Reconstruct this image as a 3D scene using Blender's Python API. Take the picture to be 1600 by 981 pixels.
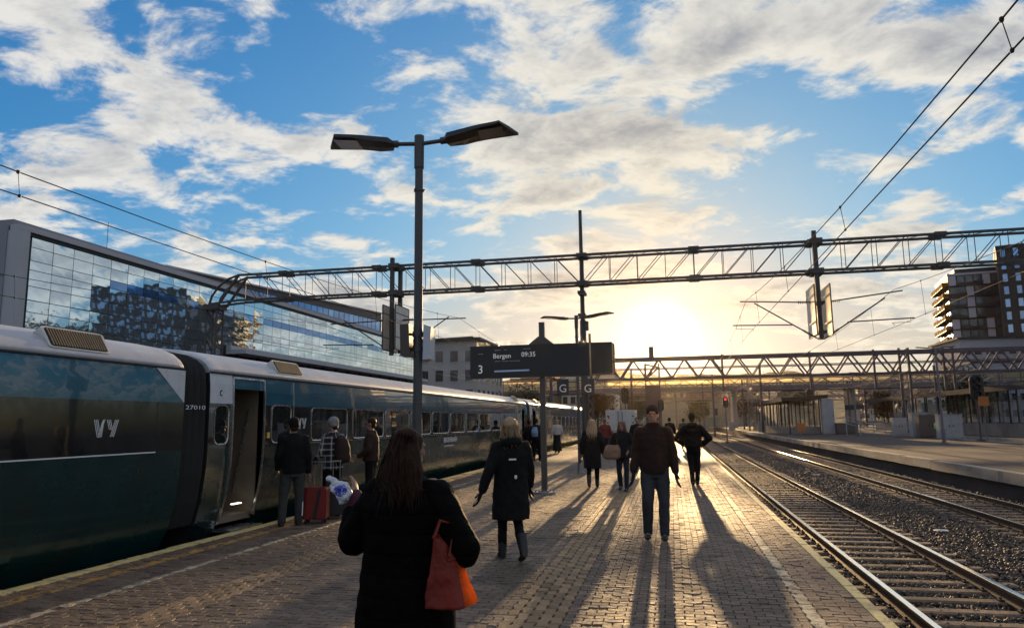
import bpy, bmesh, math, random
import numpy as np
from mathutils import Vector, Matrix, Euler
random.seed(7); rng = np.random.default_rng(7)
R = math.radians
scene = bpy.context.scene
for o in list(bpy.data.objects): bpy.data.objects.remove(o)
col = scene.collection

# ------------------------------------------------------------------ camera
CAM = Vector((0, 0, 1.62)); YAW, PITCH, ROLL = R(12.05), R(8.35), R(0.7)
fw = Vector((-math.sin(YAW)*math.cos(PITCH), math.cos(YAW)*math.cos(PITCH), math.sin(PITCH)))
r0 = Vector((math.cos(YAW), math.sin(YAW), 0)); u0 = r0.cross(fw)
cup = u0*math.cos(ROLL)+r0*math.sin(ROLL); crt = r0*math.cos(ROLL)-u0*math.sin(ROLL)
cd = bpy.data.cameras.new('camera'); cam = bpy.data.objects.new('camera', cd); col.objects.link(cam)
cd.sensor_fit = 'HORIZONTAL'; cd.sensor_width = 36; cd.lens = 1150/1600*36; cd.clip_start = .05; cd.clip_end = 9000
mw = Matrix.Identity(4)
for i in range(3):
    mw[i][0] = crt[i]; mw[i][1] = cup[i]; mw[i][2] = -fw[i]; mw[i][3] = CAM[i]
cam.matrix_world = mw
scene.camera = cam

# ------------------------------------------------------------------ sky and sun
SUN_EL, SUN_AZ = R(6.3), R(-0.6)
SUNV = Vector((math.sin(SUN_AZ)*math.cos(SUN_EL), math.cos(SUN_AZ)*math.cos(SUN_EL), math.sin(SUN_EL)))
world = bpy.data.worlds.new('World'); scene.world = world; world.use_nodes = True
nt = world.node_tree; nt.nodes.clear()
class N:
    """tiny node helper"""
    def __init__(s, nt): s.nt = nt
    def __call__(s, typ, ins=None, **kw):
        n = s.nt.nodes.new(typ)
        for k, v in kw.items(): setattr(n, k, v)
        for k, v in (ins or {}).items():
            sock = n.inputs[k]
            if hasattr(v, 'is_linked') or v.__class__.__name__.startswith('NodeSocket'): s.nt.links.new(v, sock)
            else: sock.default_value = v
        return n
    def math(s, op, a, b=0.0, c=None, clamp=False):
        n = s('ShaderNodeMath', {0: a, 1: b}, operation=op, use_clamp=clamp)
        if c is not None: s.nt.links.new(c, n.inputs[2]) if hasattr(c, 'is_linked') else setattr(n.inputs[2], 'default_value', c)
        return n.outputs[0]
    def mix(s, f, a, b, blend='MIX'):
        n = s('ShaderNodeMix', data_type='RGBA', blend_type=blend)
        for idx, v in ((0, f), (6, a), (7, b)):
            sock = n.inputs[idx]
            if hasattr(v, 'is_linked'): s.nt.links.new(v, sock)
            else: sock.default_value = v if idx == 0 else (tuple(v)+(1,) if len(v) == 3 else v)
        return n.outputs[2]
    def ramp(s, f, stops, interp='LINEAR'):
        n = s('ShaderNodeValToRGB', {0: f}); cr = n.color_ramp; cr.interpolation = interp
        while len(cr.elements) < len(stops): cr.elements.new(.5)
        for e, (p, c) in zip(cr.elements, stops):
            e.position = p; e.color = (c, c, c, 1) if not hasattr(c, '__len__') else tuple(c)+(1,)
        return n.outputs[0]
    def smooth(s, v, lo, hi):
        return s('ShaderNodeMapRange', {0: v, 1: lo, 2: hi, 3: 0.0, 4: 1.0}, interpolation_type='SMOOTHSTEP').outputs[0]
n = N(nt)
sky = n('ShaderNodeTexSky', sky_type='NISHITA', sun_disc=False, sun_elevation=SUN_EL, sun_rotation=SUN_AZ,
        air_density=1.0, dust_density=1.2, ozone_density=3.0, altitude=50)
tc = n('ShaderNodeTexCoord').outputs['Generated']
sp = n('ShaderNodeSeparateXYZ', {0: tc})
dz = n.math('MAXIMUM', sp.outputs[2], 0.0)
den = n.math('ADD', dz, 0.20)
px = n.math('DIVIDE', sp.outputs[0], den); py = n.math('DIVIDE', sp.outputs[1], den)
SKX, SKY, SKR = 220.4, 2.9, R(-50)
def cloud(offx, offy, detail):
    v = n('ShaderNodeCombineXYZ', {0: px, 1: py, 2: 0.0}).outputs[0]
    v = n('ShaderNodeMapping', {0: v, 1: (SKX+offx, SKY+offy, 0.0), 2: (0, 0, SKR), 3: (1.0, 1.25, 1.0)}).outputs[0]
    big = n('ShaderNodeTexNoise', {'Vector': v, 'Scale': 1.45, 'Detail': 2.0, 'Roughness': .5}).outputs[0]
    fine = n('ShaderNodeTexNoise', {'Vector': v, 'Scale': 3.9, 'Detail': detail, 'Roughness': .62, 'Distortion': .25}).outputs[0]
    return n.math('ADD', n.math('MULTIPLY', big, .42), n.math('MULTIPLY', fine, .58))
d0 = cloud(0, 0, 9.0)
d1 = cloud(.02, .07, 5.0)           # density a little nearer the sun: gives each cloud a lit and a grey side
mask = n.smooth(d0, .462, .545)
thick = n.smooth(d0, .52, .64)
sdot = n('ShaderNodeVectorMath', {0: tc, 1: tuple(SUNV)}, operation='DOT_PRODUCT').outputs['Value']
near = n.math('POWER', n.math('MAXIMUM', sdot, 0.0), 14.0)
tex = n('ShaderNodeTexNoise', {'Vector': n('ShaderNodeCombineXYZ', {0: px, 1: py, 2: 3.0}).outputs[0], 'Scale': 9.0, 'Detail': 7.0, 'Roughness': .65, 'Distortion': .4}).outputs[0]
lit = n.math('ADD', n.math('SUBTRACT', .86, n.math('MULTIPLY', thick, .9)), n.math('MULTIPLY', n.math('SUBTRACT', tex, .5), .9))
lit = n.math('ADD', lit, n.math('MULTIPLY', n.math('SUBTRACT', d0, d1), 4.5), clamp=True)
ccol = n.mix(lit, (3.9, 4.05, 4.4), (8.7, 8.4, 7.8))
ccol = n.mix(near, ccol, n.mix(lit, (4.7, 4.4, 4.0), (9.6, 8.6, 6.7)))
skyc = n('ShaderNodeVectorMath', {0: sky.outputs[0], 3: .24}, operation='SCALE').outputs[0]           # soft shoulder: keeps the bright quarter below white
skyc = n('ShaderNodeVectorMath', {0: sky.outputs[0], 1: n('ShaderNodeVectorMath', {0: skyc, 1: (1, 1, 1)}, operation='ADD').outputs[0]}, operation='DIVIDE').outputs[0]
skyc = n('ShaderNodeHueSaturation', {'Saturation': 1.30, 'Value': 2.5, 'Color': skyc}).outputs[0]
low = n.math('ADD', n.math('SUBTRACT', 1.0, n.smooth(dz, .02, .26)), n.math('POWER', n.math('MAXIMUM', sdot, 0.0), 30.0), clamp=True)
skyc = n.mix(1.0, skyc, n.mix(low, (.50, .98, 1.36), (.86, .86, .88)), 'MULTIPLY')
fade = n.smooth(dz, 0.0, .10)
c = n.mix(n.math('MULTIPLY', mask, n.math('MULTIPLY', fade, .93)), skyc, ccol)
glow = n.math('MULTIPLY', n.math('POWER', n.math('MAXIMUM', sdot, 0.0), 2200.0), 26.0)
glow = n.math('ADD', glow, n.math('MULTIPLY', n.math('POWER', n.math('MAXIMUM', sdot, 0.0), 190.0), .6))      # aureole of the low sun
c = n.mix(1.0, c, n.mix(1.0, (1.0, .84, .52), n('ShaderNodeCombineXYZ', {0: glow, 1: glow, 2: glow}).outputs[0], 'MULTIPLY'), 'ADD')
SKY_STRENGTH = 0.06
bg = n('ShaderNodeBackground', {0: c, 1: SKY_STRENGTH})
nt.links.new(bg.outputs[0], n('ShaderNodeOutputWorld').inputs[0])

sl = bpy.data.lights.new('sun', 'SUN'); sl.energy = 5.0; sl.angle = R(0.55); sl.color = (1.0, .65, .31)
so = bpy.data.objects.new('sun', sl); col.objects.link(so); so.location = (0, 60, 40)
so.rotation_euler = (-SUNV).to_track_quat('-Z', 'Y').to_euler()
vs = scene.view_settings; vs.view_transform = 'Standard'; vs.look = 'None'; vs.exposure = 0.72; vs.gamma = 1.0; vs.use_curve_mapping = False
scene.cycles.use_denoising = True; scene.cycles.max_bounces = 8; scene.cycles.volume_bounces = 0
scene.cycles.sample_clamp_indirect = 6.0

# ------------------------------------------------------------------ materials
MATS = {}
def mat(name, c, rough=.6, metal=0., var=.18, vscale=5., bump=0., bscale=60., coat=0., spec=.5, rand=0., isl=False, warm=None, wave=0., trans=0., croughn=.05, stretch=(1,1,1)):
    if name in MATS: return MATS[name]
    m = bpy.data.materials.new(name); m.use_nodes = True; t = m.node_tree; t.nodes.clear(); q = N(t)
    pos = q('ShaderNodeTexCoord').outputs['Object']
    pos = q('ShaderNodeMapping', {0: pos, 3: stretch}).outputs[0]
    nz = q('ShaderNodeTexNoise', {'Vector': pos, 'Scale': vscale, 'Detail': 6.0, 'Roughness': .65}).outputs[0]
    f = q('ShaderNodeMapRange', {0: nz, 1: .25, 2: .75, 3: 1-var, 4: 1+var}).outputs[0]
    if rand:
        rr = q('ShaderNodeNewGeometry').outputs['Random Per Island'] if isl else q('ShaderNodeObjectInfo').outputs['Random']
        f = q.math('MULTIPLY', f, q('ShaderNodeMapRange', {0: rr, 3: 1-rand, 4: 1+rand}).outputs[0])
    base = q.mix(1.0, c, q('ShaderNodeCombineXYZ', {0: f, 1: f, 2: f}).outputs[0], 'MULTIPLY')
    if warm is not None:   # a second colour in stains of its own
        n2 = q('ShaderNodeTexNoise', {'Vector': pos, 'Scale': vscale*.4, 'Detail': 8.0, 'Roughness': .7}).outputs[0]
        base = q.mix(q.smooth(n2, .48, .66), base, warm)
    rg = q('ShaderNodeMapRange', {0: nz, 1: .3, 2: .7, 3: max(rough-.08*min(1, rough*4), .01), 4: min(rough+.08*min(1, rough*4), 1)}).outputs[0]
    p = q('ShaderNodeBsdfPrincipled', {'Base Color': base, 'Roughness': rg, 'Metallic': metal, 'Coat Weight': coat, 'Coat Roughness': croughn, 'Specular IOR Level': spec, 'Transmission Weight': trans})
    if bump or wave:
        h = None
        if bump: h = q.math('MULTIPLY', q('ShaderNodeTexNoise', {'Vector': pos, 'Scale': bscale, 'Detail': 4.0}).outputs[0], bump)
        if wave:
            w = q.math('MULTIPLY', q('ShaderNodeTexNoise', {'Vector': pos, 'Scale': 1.1, 'Detail': 1.5}).outputs[0], wave)
            h = w if h is None else q.math('ADD', h, w)
        b = q('ShaderNodeBump', {'Height': h, 'Strength': 1.0, 'Distance': 1.0}); t.links.new(b.outputs[0], p.inputs['Normal'])
        if coat and wave: t.links.new(b.outputs[0], p.inputs['Coat Normal'])
    t.links.new(p.outputs[0], q('ShaderNodeOutputMaterial').inputs[0])
    MATS[name] = m; return m
def emit(name, c, s):
    m = bpy.data.materials.new(name); m.use_nodes = True; p = m.node_tree.nodes['Principled BSDF']
    p.inputs['Base Color'].default_value = (*c, 1); p.inputs['Emission Color'].default_value = (*c, 1); p.inputs['Emission Strength'].default_value = s
    return m

# ------------------------------------------------------------------ mesh helpers
class MB:
    def __init__(s): s.v = []; s.f = []; s.m = []; s.sm = []
    def add(s, v, f, mi=0, smooth=False):
        k = len(s.v); s.v += [tuple(p) for p in v]; s.f += [tuple(i+k for i in q) for q in f]; s.m += [mi]*len(f); s.sm += [smooth]*len(f); return s
    def box(s, x0, x1, y0, y1, z0, z1, mi=0):
        return s.add([(x0,y0,z0),(x1,y0,z0),(x1,y1,z0),(x0,y1,z0),(x0,y0,z1),(x1,y0,z1),(x1,y1,z1),(x0,y1,z1)],
              [(3,2,1,0),(4,5,6,7),(0,1,5,4),(1,2,6,5),(2,3,7,6),(3,0,4,7)], mi)
    def bar(s, a, b, w, h=None, mi=0, up=(0,0,1)):
        a, b = Vector(a), Vector(b); h = h or w; d = (b-a).normalized(); up = Vector(up)
        if abs(d.dot(up)) > .98: up = Vector((0,1,0))
        x = d.cross(up).normalized()*(w/2); y = x.cross(d).normalized()*(h/2)
        return s.add([a-x-y,a+x-y,a+x+y,a-x+y,b-x-y,b+x-y,b+x+y,b-x+y], [(0,1,2,3),(7,6,5,4),(1,0,4,5),(2,1,5,6),(3,2,6,7),(0,3,7,4)], mi)
    def tube(s, a, b, r, r2=None, n=8, mi=0, smooth=True, caps=True):
        a, b = Vector(a), Vector(b); r2 = r if r2 is None else r2; d = (b-a).normalized(); up = Vector((0,0,1)) if abs(d.z) < .95 else Vector((0,1,0))
        x = d.cross(up).normalized(); y = x.cross(d); v = []
        for c, q in ((a, r), (b, r2)):
            v += [c+(x*math.cos(2*math.pi*i/n)+y*math.sin(2*math.pi*i/n))*q for i in range(n)]
        s.add(v, [(i, (i+1)%n, n+(i+1)%n, n+i) for i in range(n)], mi, smooth)
        if caps: s.add(v[:n], [tuple(reversed(range(n)))], mi); s.add(v[n:], [tuple(range(n))], mi)
        return s
    def path(s, pts, r, n=6, mi=0):
        pts = [Vector(p) for p in pts]; v = []
        rs = r if hasattr(r, '__len__') else [r]*len(pts)
        for i, p in enumerate(pts):
            d = (pts[min(i+1, len(pts)-1)]-pts[max(i-1, 0)]).normalized(); up = Vector((0,0,1)) if abs(d.z) < .95 else Vector((0,1,0))
            x = d.cross(up).normalized(); y = x.cross(d)
            v += [p+(x*math.cos(2*math.pi*k/n)+y*math.sin(2*math.pi*k/n))*rs[i] for k in range(n)]
        f = [(i*n+k, i*n+(k+1)%n, (i+1)*n+(k+1)%n, (i+1)*n+k) for i in range(len(pts)-1) for k in range(n)]
        s.add(v, f, mi, True); s.add(v[:n], [tuple(reversed(range(n)))], mi); return s.add(v[-n:], [tuple(range(n))], mi)
    def prism(s, poly, fn, a, b, mi=0):
        """poly: 2D points; fn(u, v, t) -> 3D; extruded from t=a to t=b"""
        k = len(poly); v = [fn(u, w, a) for u, w in poly]+[fn(u, w, b) for u, w in poly]
        return s.add(v, [tuple(reversed(range(k))), tuple(range(k, 2*k))]+[(i, (i+1)%k, k+(i+1)%k, k+i) for i in range(k)], mi)
    def loft(s, rings, mi=0, smooth=True):
        n = len(rings[0]); v = [p for r in rings for p in r]
        f = [(i*n+k, i*n+(k+1)%n, (i+1)*n+(k+1)%n, (i+1)*n+k) for i in range(len(rings)-1) for k in range(n)]
        s.add(v, f, mi, smooth); s.add(rings[0], [tuple(reversed(range(n)))], mi, smooth); return s.add(rings[-1], [tuple(range(n))], mi, smooth)
    def ell(s, c, r, rot=None, n=14, m=9, mi=0):
        c = Vector(c); M = rot or Matrix.Identity(3); rings = []
        for j in range(1, m):
            t = math.pi*j/m
            rings.append([c+M@Vector((r[0]*math.sin(t)*math.cos(2*math.pi*i/n), r[1]*math.sin(t)*math.sin(2*math.pi*i/n), -r[2]*math.cos(t))) for i in range(n)])
        k = len(s.v); s.loft(rings, mi); return s
    def mesh(s, name, mats, off=(0,0,0)):
        me = bpy.data.meshes.new(name); o = Vector(off)
        me.from_pydata([(p[0]-o.x, p[1]-o.y, p[2]-o.z) for p in s.v], [], s.f)
        for m in (mats if isinstance(mats, (list, tuple)) else [mats]): me.materials.append(m)
        me.polygons.foreach_set('material_index', s.m); me.polygons.foreach_set('use_smooth', s.sm); me.update(); return me
    def build(s, name, mats, parent=None, fix=True):
        off = wloc(parent) if parent else Vector((0,0,0))
        me = s.mesh(name, mats, off)
        if fix:
            bm = bmesh.new(); bm.from_mesh(me); bmesh.ops.recalc_face_normals(bm, faces=bm.faces); bm.to_mesh(me); bm.free()
        return put(name, me, parent)
def wloc(o):
    v = Vector((0,0,0))
    while o: v += o.location; o = o.parent
    return v
def put(name, me, parent=None, loc=None, rot=None):
    o = bpy.data.objects.new(name, me); col.objects.link(o); o.parent = parent
    if loc: o.location = loc
    if rot: o.rotation_euler = rot
    return o
def empty(name, loc=(0,0,0), rz=0):
    o = bpy.data.objects.new(name, None); col.objects.link(o); o.location = loc; o.rotation_euler.z = rz; o.empty_display_size = .2; return o
def tag(o, label, cat=None, group=None, kind=None):
    if label: o['label'] = label
    if cat: o['category'] = cat
    if group: o['group'] = group
    if kind: o['kind'] = kind
    return o
KIDS = {}
def copy_tree(o, parent=None):
    c = o.copy(); col.objects.link(c); c.parent = parent
    for ch in list(o.children): copy_tree(ch, c)
    return c
def text_verts(txt, size, bold=0.0):
    cu = bpy.data.curves.new('lettering', 'FONT'); cu.body = txt; cu.size = size; cu.offset = bold; cu.resolution_u = 3
    ob = bpy.data.objects.new('lettering', cu); col.objects.link(ob)
    me = bpy.data.meshes.new_from_object(ob.evaluated_get(bpy.context.evaluated_depsgraph_get()))
    v = [p.co.copy() for p in me.vertices]; f = [tuple(p.vertices) for p in me.polygons]
    bpy.data.objects.remove(ob); bpy.data.meshes.remove(me); return v, f
def lettering(txt, size, org, right, up, m, parent, name='lettering', bold=0.0, center=False, width=None):
    v, f = text_verts(txt, size, bold); org, right, up = Vector(org), Vector(right), Vector(up)
    w = max(p.x for p in v); x0 = min(p.x for p in v); k = 1.0 if not width else width/(w-x0)
    cx = (w+x0)/2 if center else x0
    b = MB(); b.add([org+right*((p.x-cx)*k)+up*p.y for p in v], f); return b.build(name, m, parent, fix=False)

# ================================================================== GROUND, PLATFORMS, TRACKS
def structure(o, label): return tag(o, label, kind='structure')
m_dirt = mat('track_bed_dirt', (.075,.062,.05), .95, var=.35, vscale=1.2, bump=.02, bscale=30, warm=(.05,.047,.045))
g = MB(); g.add([(-4000,-4000,-1.0),(4000,-4000,-1.0),(4000,4500,-1.0),(-4000,4500,-1.0)], [(0,1,2,3)])
structure(g.build('ground', m_dirt, fix=False), 'brown stony ground of the railway yard')

def paver_mat(name, c, rand, isl, paint=None, wear=(.46,.56)):
    """concrete block: per-block tone, blotches of grime on the world grid, speckle; optional worn paint on top"""
    m = bpy.data.materials.new(name); m.use_nodes = True; t = m.node_tree; t.nodes.clear(); q = N(t)
    pos = q('ShaderNodeNewGeometry').outputs['Position']
    n1 = q('ShaderNodeTexNoise', {'Vector': pos, 'Scale': .9, 'Detail': 7.0, 'Roughness': .7}).outputs[0]
    n2 = q('ShaderNodeTexNoise', {'Vector': pos, 'Scale': 34.0, 'Detail': 5.0, 'Roughness': .7}).outputs[0]
    n3 = q('ShaderNodeTexNoise', {'Vector': pos, 'Scale': 5.0, 'Detail': 6.0, 'Roughness': .75}).outputs[0]
    rr = q('ShaderNodeNewGeometry').outputs['Random Per Island'] if isl else q('ShaderNodeObjectInfo').outputs['Random']
    f = q('ShaderNodeMapRange', {0: n1, 1: .3, 2: .7, 3: .72, 4: 1.22}).outputs[0]
    f = q.math('MULTIPLY', f, q('ShaderNodeMapRange', {0: n2, 1: .3, 2: .7, 3: .75, 4: 1.25}).outputs[0])
    f = q.math('MULTIPLY', f, q('ShaderNodeMapRange', {0: rr, 3: 1-rand, 4: 1+rand}).outputs[0])
    base = q.mix(1.0, c, q('ShaderNodeCombineXYZ', {0: f, 1: f, 2: f}).outputs[0], 'MULTIPLY')
    if paint:
        base = q.mix(q.smooth(q.math('ADD', q.math('MULTIPLY', n3, .7), q.math('MULTIPLY', n2, .3)), wear[1], wear[0]), base, paint)
    base = q.mix(q.smooth(n3, .56, .70), base, tuple(x*.42 for x in c))      # grime and old gum
    n4 = q('ShaderNodeTexNoise', {'Vector': pos, 'Scale': .38, 'Detail': 5.0, 'Roughness': .6, 'Distortion': .6}).outputs[0]
    base = q.mix(q.math('MULTIPLY', q.smooth(n4, .52, .60), .55), base, tuple(x*.38 for x in c))     # old spills and damp patches
    gv = q('ShaderNodeTexVoronoi', {'Vector': pos, 'Scale': 2.3}).outputs[0]; base = q.mix(q.math('MULTIPLY', q.math('LESS_THAN', gv, .055), .8), base, (.045,.04,.038))
    rough = q('ShaderNodeMapRange', {0: n3, 1: .3, 2: .7, 3: .52, 4: .78}).outputs[0]
    h = q.math('ADD', q.math('MULTIPLY', n2, .010), q.math('MULTIPLY', n3, .012))
    b = q('ShaderNodeBump', {'Height': h, 'Strength': 1.0, 'Distance': 1.0})
    p = q('ShaderNodeBsdfPrincipled', {'Base Color': base, 'Roughness': rough, 'Specular IOR Level': .45, 'Normal': b.outputs[0]})
    t.links.new(p.outputs[0], q('ShaderNodeOutputMaterial').inputs[0]); MATS[name] = m; return m
PAVC = [((.148,.100,.069), None), ((.26,.168,.088), None), ((.135,.10,.08), (.52,.27,.05)), ((.135,.10,.08), (.50,.42,.28)), ((.125,.078,.06), None)]
pm_stuff = [paver_mat('paver_concrete_%s' % k, c, .34, True, p) for k, (c, p) in zip(('grey','guide','orange','cream','red'), PAVC)]
pm_one = [paver_mat('paver_block_%s' % k, c, .34, False, p) for k, (c, p) in zip(('grey','guide','orange','cream','red'), PAVC)]
m_joint = mat('joint_sand', (.045,.036,.03), .95, var=.3, vscale=20, bump=.004, bscale=120)
m_stone = paver_mat('edge_stone_concrete', (.26,.235,.19), .12, False, (.74,.58,.24), (.52,.60))
m_conc = mat('platform_concrete', (.20,.185,.165), .85, var=.3, vscale=1.6, bump=.01, bscale=25, warm=(.09,.08,.07))

XL, XR, PEND = -6.70, 1.66, 78.0
platform = MB()
YP = 27.0                                   # blocks are built one by one up to here; beyond it the paving is a material
platform.box(XL+.05, XR-.05, -4, YP, -1.0, -.022)
platform.box(XL+.05, XR-.05, YP, PEND, -1.0, -.004)
def far_paving():
    m = bpy.data.materials.new('paving_far'); m.use_nodes = True; t = m.node_tree; t.nodes.clear(); q = N(t)
    pos = q('ShaderNodeNewGeometry').outputs['Position']
    bt = q('ShaderNodeTexBrick', {'Vector': pos, 'Color1': (.135,.10,.078,1), 'Color2': (.10,.074,.058,1), 'Mortar': (.06,.05,.045,1), 'Scale': 1.0, 'Mortar Size': .006, 'Brick Width': .17, 'Row Height': .092})
    n1 = q('ShaderNodeTexNoise', {'Vector': pos, 'Scale': 1.3, 'Detail': 8.0, 'Roughness': .72}).outputs[0]
    f = q('ShaderNodeMapRange', {0: n1, 1: .3, 2: .7, 3: .55, 4: 1.3}).outputs[0]
    base = q.mix(1.0, bt.outputs[0], q('ShaderNodeCombineXYZ', {0: f, 1: f, 2: f}).outputs[0], 'MULTIPLY')
    h = q.math('ADD', q.math('MULTIPLY', bt.outputs[1], -.006), q.math('MULTIPLY', q('ShaderNodeTexNoise', {'Vector': pos, 'Scale': 9.0, 'Detail': 5.0}).outputs[0], .02))
    b = q('ShaderNodeBump', {'Height': h, 'Strength': 1.0, 'Distance': 1.0})
    p = q('ShaderNodeBsdfPrincipled', {'Base Color': base, 'Roughness': .68, 'Specular IOR Level': .4, 'Normal': b.outputs[0]})
    t.links.new(p.outputs[0], q('ShaderNodeOutputMaterial').inputs[0]); return m
m_farpave = far_paving()
plat = platform.build('platform', [m_joint, m_farpave])
for p_ in plat.data.polygons:
    p_.material_index = 1 if p_.center.y > YP+1 and p_.normal.z > .5 else 0
structure(plat, 'long station platform paved with interlocking concrete blocks')
# ---- paving blocks: wavy interlocking blocks in fields, straight blocks in strips
LP, WP, AMP = .17, .092, .011
def zig(x):
    k = (x/LP) % 1.0
    return AMP*(4*k if k < .25 else 2-4*k if k < .75 else 4*k-4)
FIELDS = [(-6.50,-6.25,0,'f'),(-6.25,-6.10,2,'s'),(-6.10,-5.58,0,'f'),(-5.58,-5.48,3,'s'),(-5.48,-4.60,0,'f'),(-4.60,-4.20,1,'s'),(-4.20,-1.45,0,'f'),
          (-1.45,-.95,1,'s'),(-.95,1.02,0,'f'),(1.02,1.14,3,'s'),(1.14,1.56,4,'f')]
blocks = []       # (outline points, material)
for x0, x1, mi, kind in FIELDS:
    y = 3.2; r = 0
    if kind == 'f':
        k = max(1, round((x1-x0)/LP)); w = (x1-x0)/k
        while y < YP-.01:
            xs = [x0+w*i for i in range(k+1)] if r % 2 == 0 else [x0]+[x0+w*(i+.5) for i in range(k)]+[x1]
            for a, b in zip(xs[:-1], xs[1:]):
                qs = [a]+[j*LP/4 for j in range(math.floor(a/(LP/4))+1, math.ceil(b/(LP/4))) if a+.008 < j*LP/4 < b-.008]+[b]
                blocks.append(([(x, y+zig(x)) for x in qs]+[(x, y+WP+zig(x)) for x in reversed(qs)], mi))
            y += WP; r += 1
    else:
        k = max(1, round((x1-x0)/.1)); w = (x1-x0)/k
        while y < YP-.01:
            for i in range(k):
                a = x0+w*i; yy = y+(.1 if i % 2 else 0); e = .012
                blocks.append(([(a,yy),(a+w,yy),(a+w+e,yy+.05),(a+w,yy+.1),(a+w-e,yy+.15),(a+w,yy+.2),(a,yy+.2),(a-e,yy+.15),(a,yy+.1),(a+e,yy+.05)], mi))
            y += .2
def block_geo(pts, cx, cy, gap=.0026, bev=.005, dz=.0, tx=0., ty=0.):
    ring = []; k = len(pts)
    for lvl, ins, z in ((0, gap, -.022), (1, gap, -.007), (2, gap+bev, 0.)):
        for (x, y) in pts:
            vx, vy = x-cx, y-cy; hx = max(abs(p[0]-cx) for p in pts); hy = max(abs(p[1]-cy) for p in pts)
            X = cx+vx*(1-ins/hx); Y = cy+vy*(1-ins/hy)
            ring.append((X, Y, z+(dz+tx*vx+ty*vy if z > -.02 else 0)))
    f = [(i, (i+1)%k, k+(i+1)%k, k+i) for i in range(k)]+[(k+i, k+(i+1)%k, 2*k+(i+1)%k, 2*k+i) for i in range(k)]+[tuple(range(2*k, 3*k))]
    return ring, f
def inview(x, y, z, marg=0.0):
    d = Vector((x, y, z))-CAM; k = d.dot(fw)
    if k < .3: return False
    u, v = 1150*d.dot(crt)/k, 1150*d.dot(cup)/k
    return abs(u) < 800+marg and abs(v) < 490+marg
cand = []
for i, (pts, mi) in enumerate(blocks):
    cx = sum(p[0] for p in pts)/len(pts); cy = sum(p[1] for p in pts)/len(pts)
    hid = -1.95 < cx < -.9 and cy < 6.2        # behind the woman in front
    if inview(cx, cy, 0, -12): cand.append(((Vector((cx, cy, 0))-CAM).length+(50 if hid else 0), i))
near300 = {i for _, i in sorted(cand)[:298]}
field = MB(); cache = {}
for i, (pts, mi) in enumerate(blocks):
    cx = sum(p[0] for p in pts)/len(pts); cy = sum(p[1] for p in pts)/len(pts)
    dz = random.gauss(0, .0014)-(.004 if random.random() < .03 else 0)
    if i in near300:
        key = (mi,)+tuple((round(x-cx, 3), round(y-cy, 3)) for x, y in pts)
        if key not in cache:
            v, f = block_geo([(x-cx, y-cy) for x, y in pts], 0, 0); b = MB(); b.add(v, f); cache[key] = b.mesh('paver', pm_one[mi])
        put('paver', cache[key], plat, (cx, cy, dz), (random.gauss(0, .012), random.gauss(0, .010), 0))
    else:
        v, f = block_geo(pts, cx, cy, dz=dz, tx=random.gauss(0, .018), ty=random.gauss(0, .022)); field.add(v, f, mi)
tag(field.build('paver_field', pm_stuff, plat, fix=False), 'field of interlocking concrete paving blocks', kind='stuff')
# ---- edge stones, both sides
b = MB(); b.box(-.1, .1, -.2475, .2475, -.25, .004); es_l = b.mesh('edge_stone', m_stone)
b = MB(); b.box(-.05, .05, -.2475, .2475, -.25, .004); es_r = b.mesh('edge_stone', m_stone)
for k in range(146):
    y = 3.25+.5*k
    put('edge_stone', es_l, plat, (XL+.10, y, random.gauss(0, .002)), (0, 0, random.gauss(0, .004)))
    put('edge_stone', es_r, plat, (XR-.05, y, random.gauss(0, .002)), (0, 0, random.gauss(0, .006)))
b = MB(); b.box(XR-.07, XR-.02, -4, PEND, -1.0, -.255); b.box(XL+.02, XL+.07, -4, PEND, -1.0, -.255)
b.build('platform_wall', m_conc, plat)

# ---- second platform and the third one behind it
m_asph2 = mat('platform_asphalt', (.062,.048,.044), .85, var=.35, vscale=1.0, bump=.012, bscale=18, warm=(.095,.070,.060), spec=.25)
p2 = MB(); p2.box(9.62, 20.4, 12, 175, -1.0, -.02); p2 = p2.build('platform_opposite', m_asph2)
structure(p2, 'wide grey platform across the two near tracks')
m_edge2 = mat('opposite_edge_concrete', (.30,.26,.22), .8, var=.3, vscale=1.5, bump=.01, bscale=30, rand=.25)
b = MB(); b.box(-.16, .16, -.99, .99, -.32, .012); e2 = b.mesh('edge_stone', m_edge2)
for k in range(48): put('edge_stone', e2, p2, (9.62, 14+2.0*k, random.gauss(0, .006)), (0, 0, random.gauss(0, .003)))
for k in range(30): put('edge_stone', e2, p2, (20.4, 42+2.0*k, random.gauss(0, .006)))
b = MB(); b.box(24.2, 33, 30, 175, -1.0, .0); p3 = b.build('platform_third', m_asph2)
structure(p3, 'third platform beyond the wide grey one')
b = MB(); b.box(24.1, 24.28, 30, 175, -.3, .03); b.build('edge_band', m_edge2, p3)
b = MB(); b.box(24.05, 24.15, 30, 175, -1.0, -.31); b.build('platform_wall', m_conc, p3)

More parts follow.
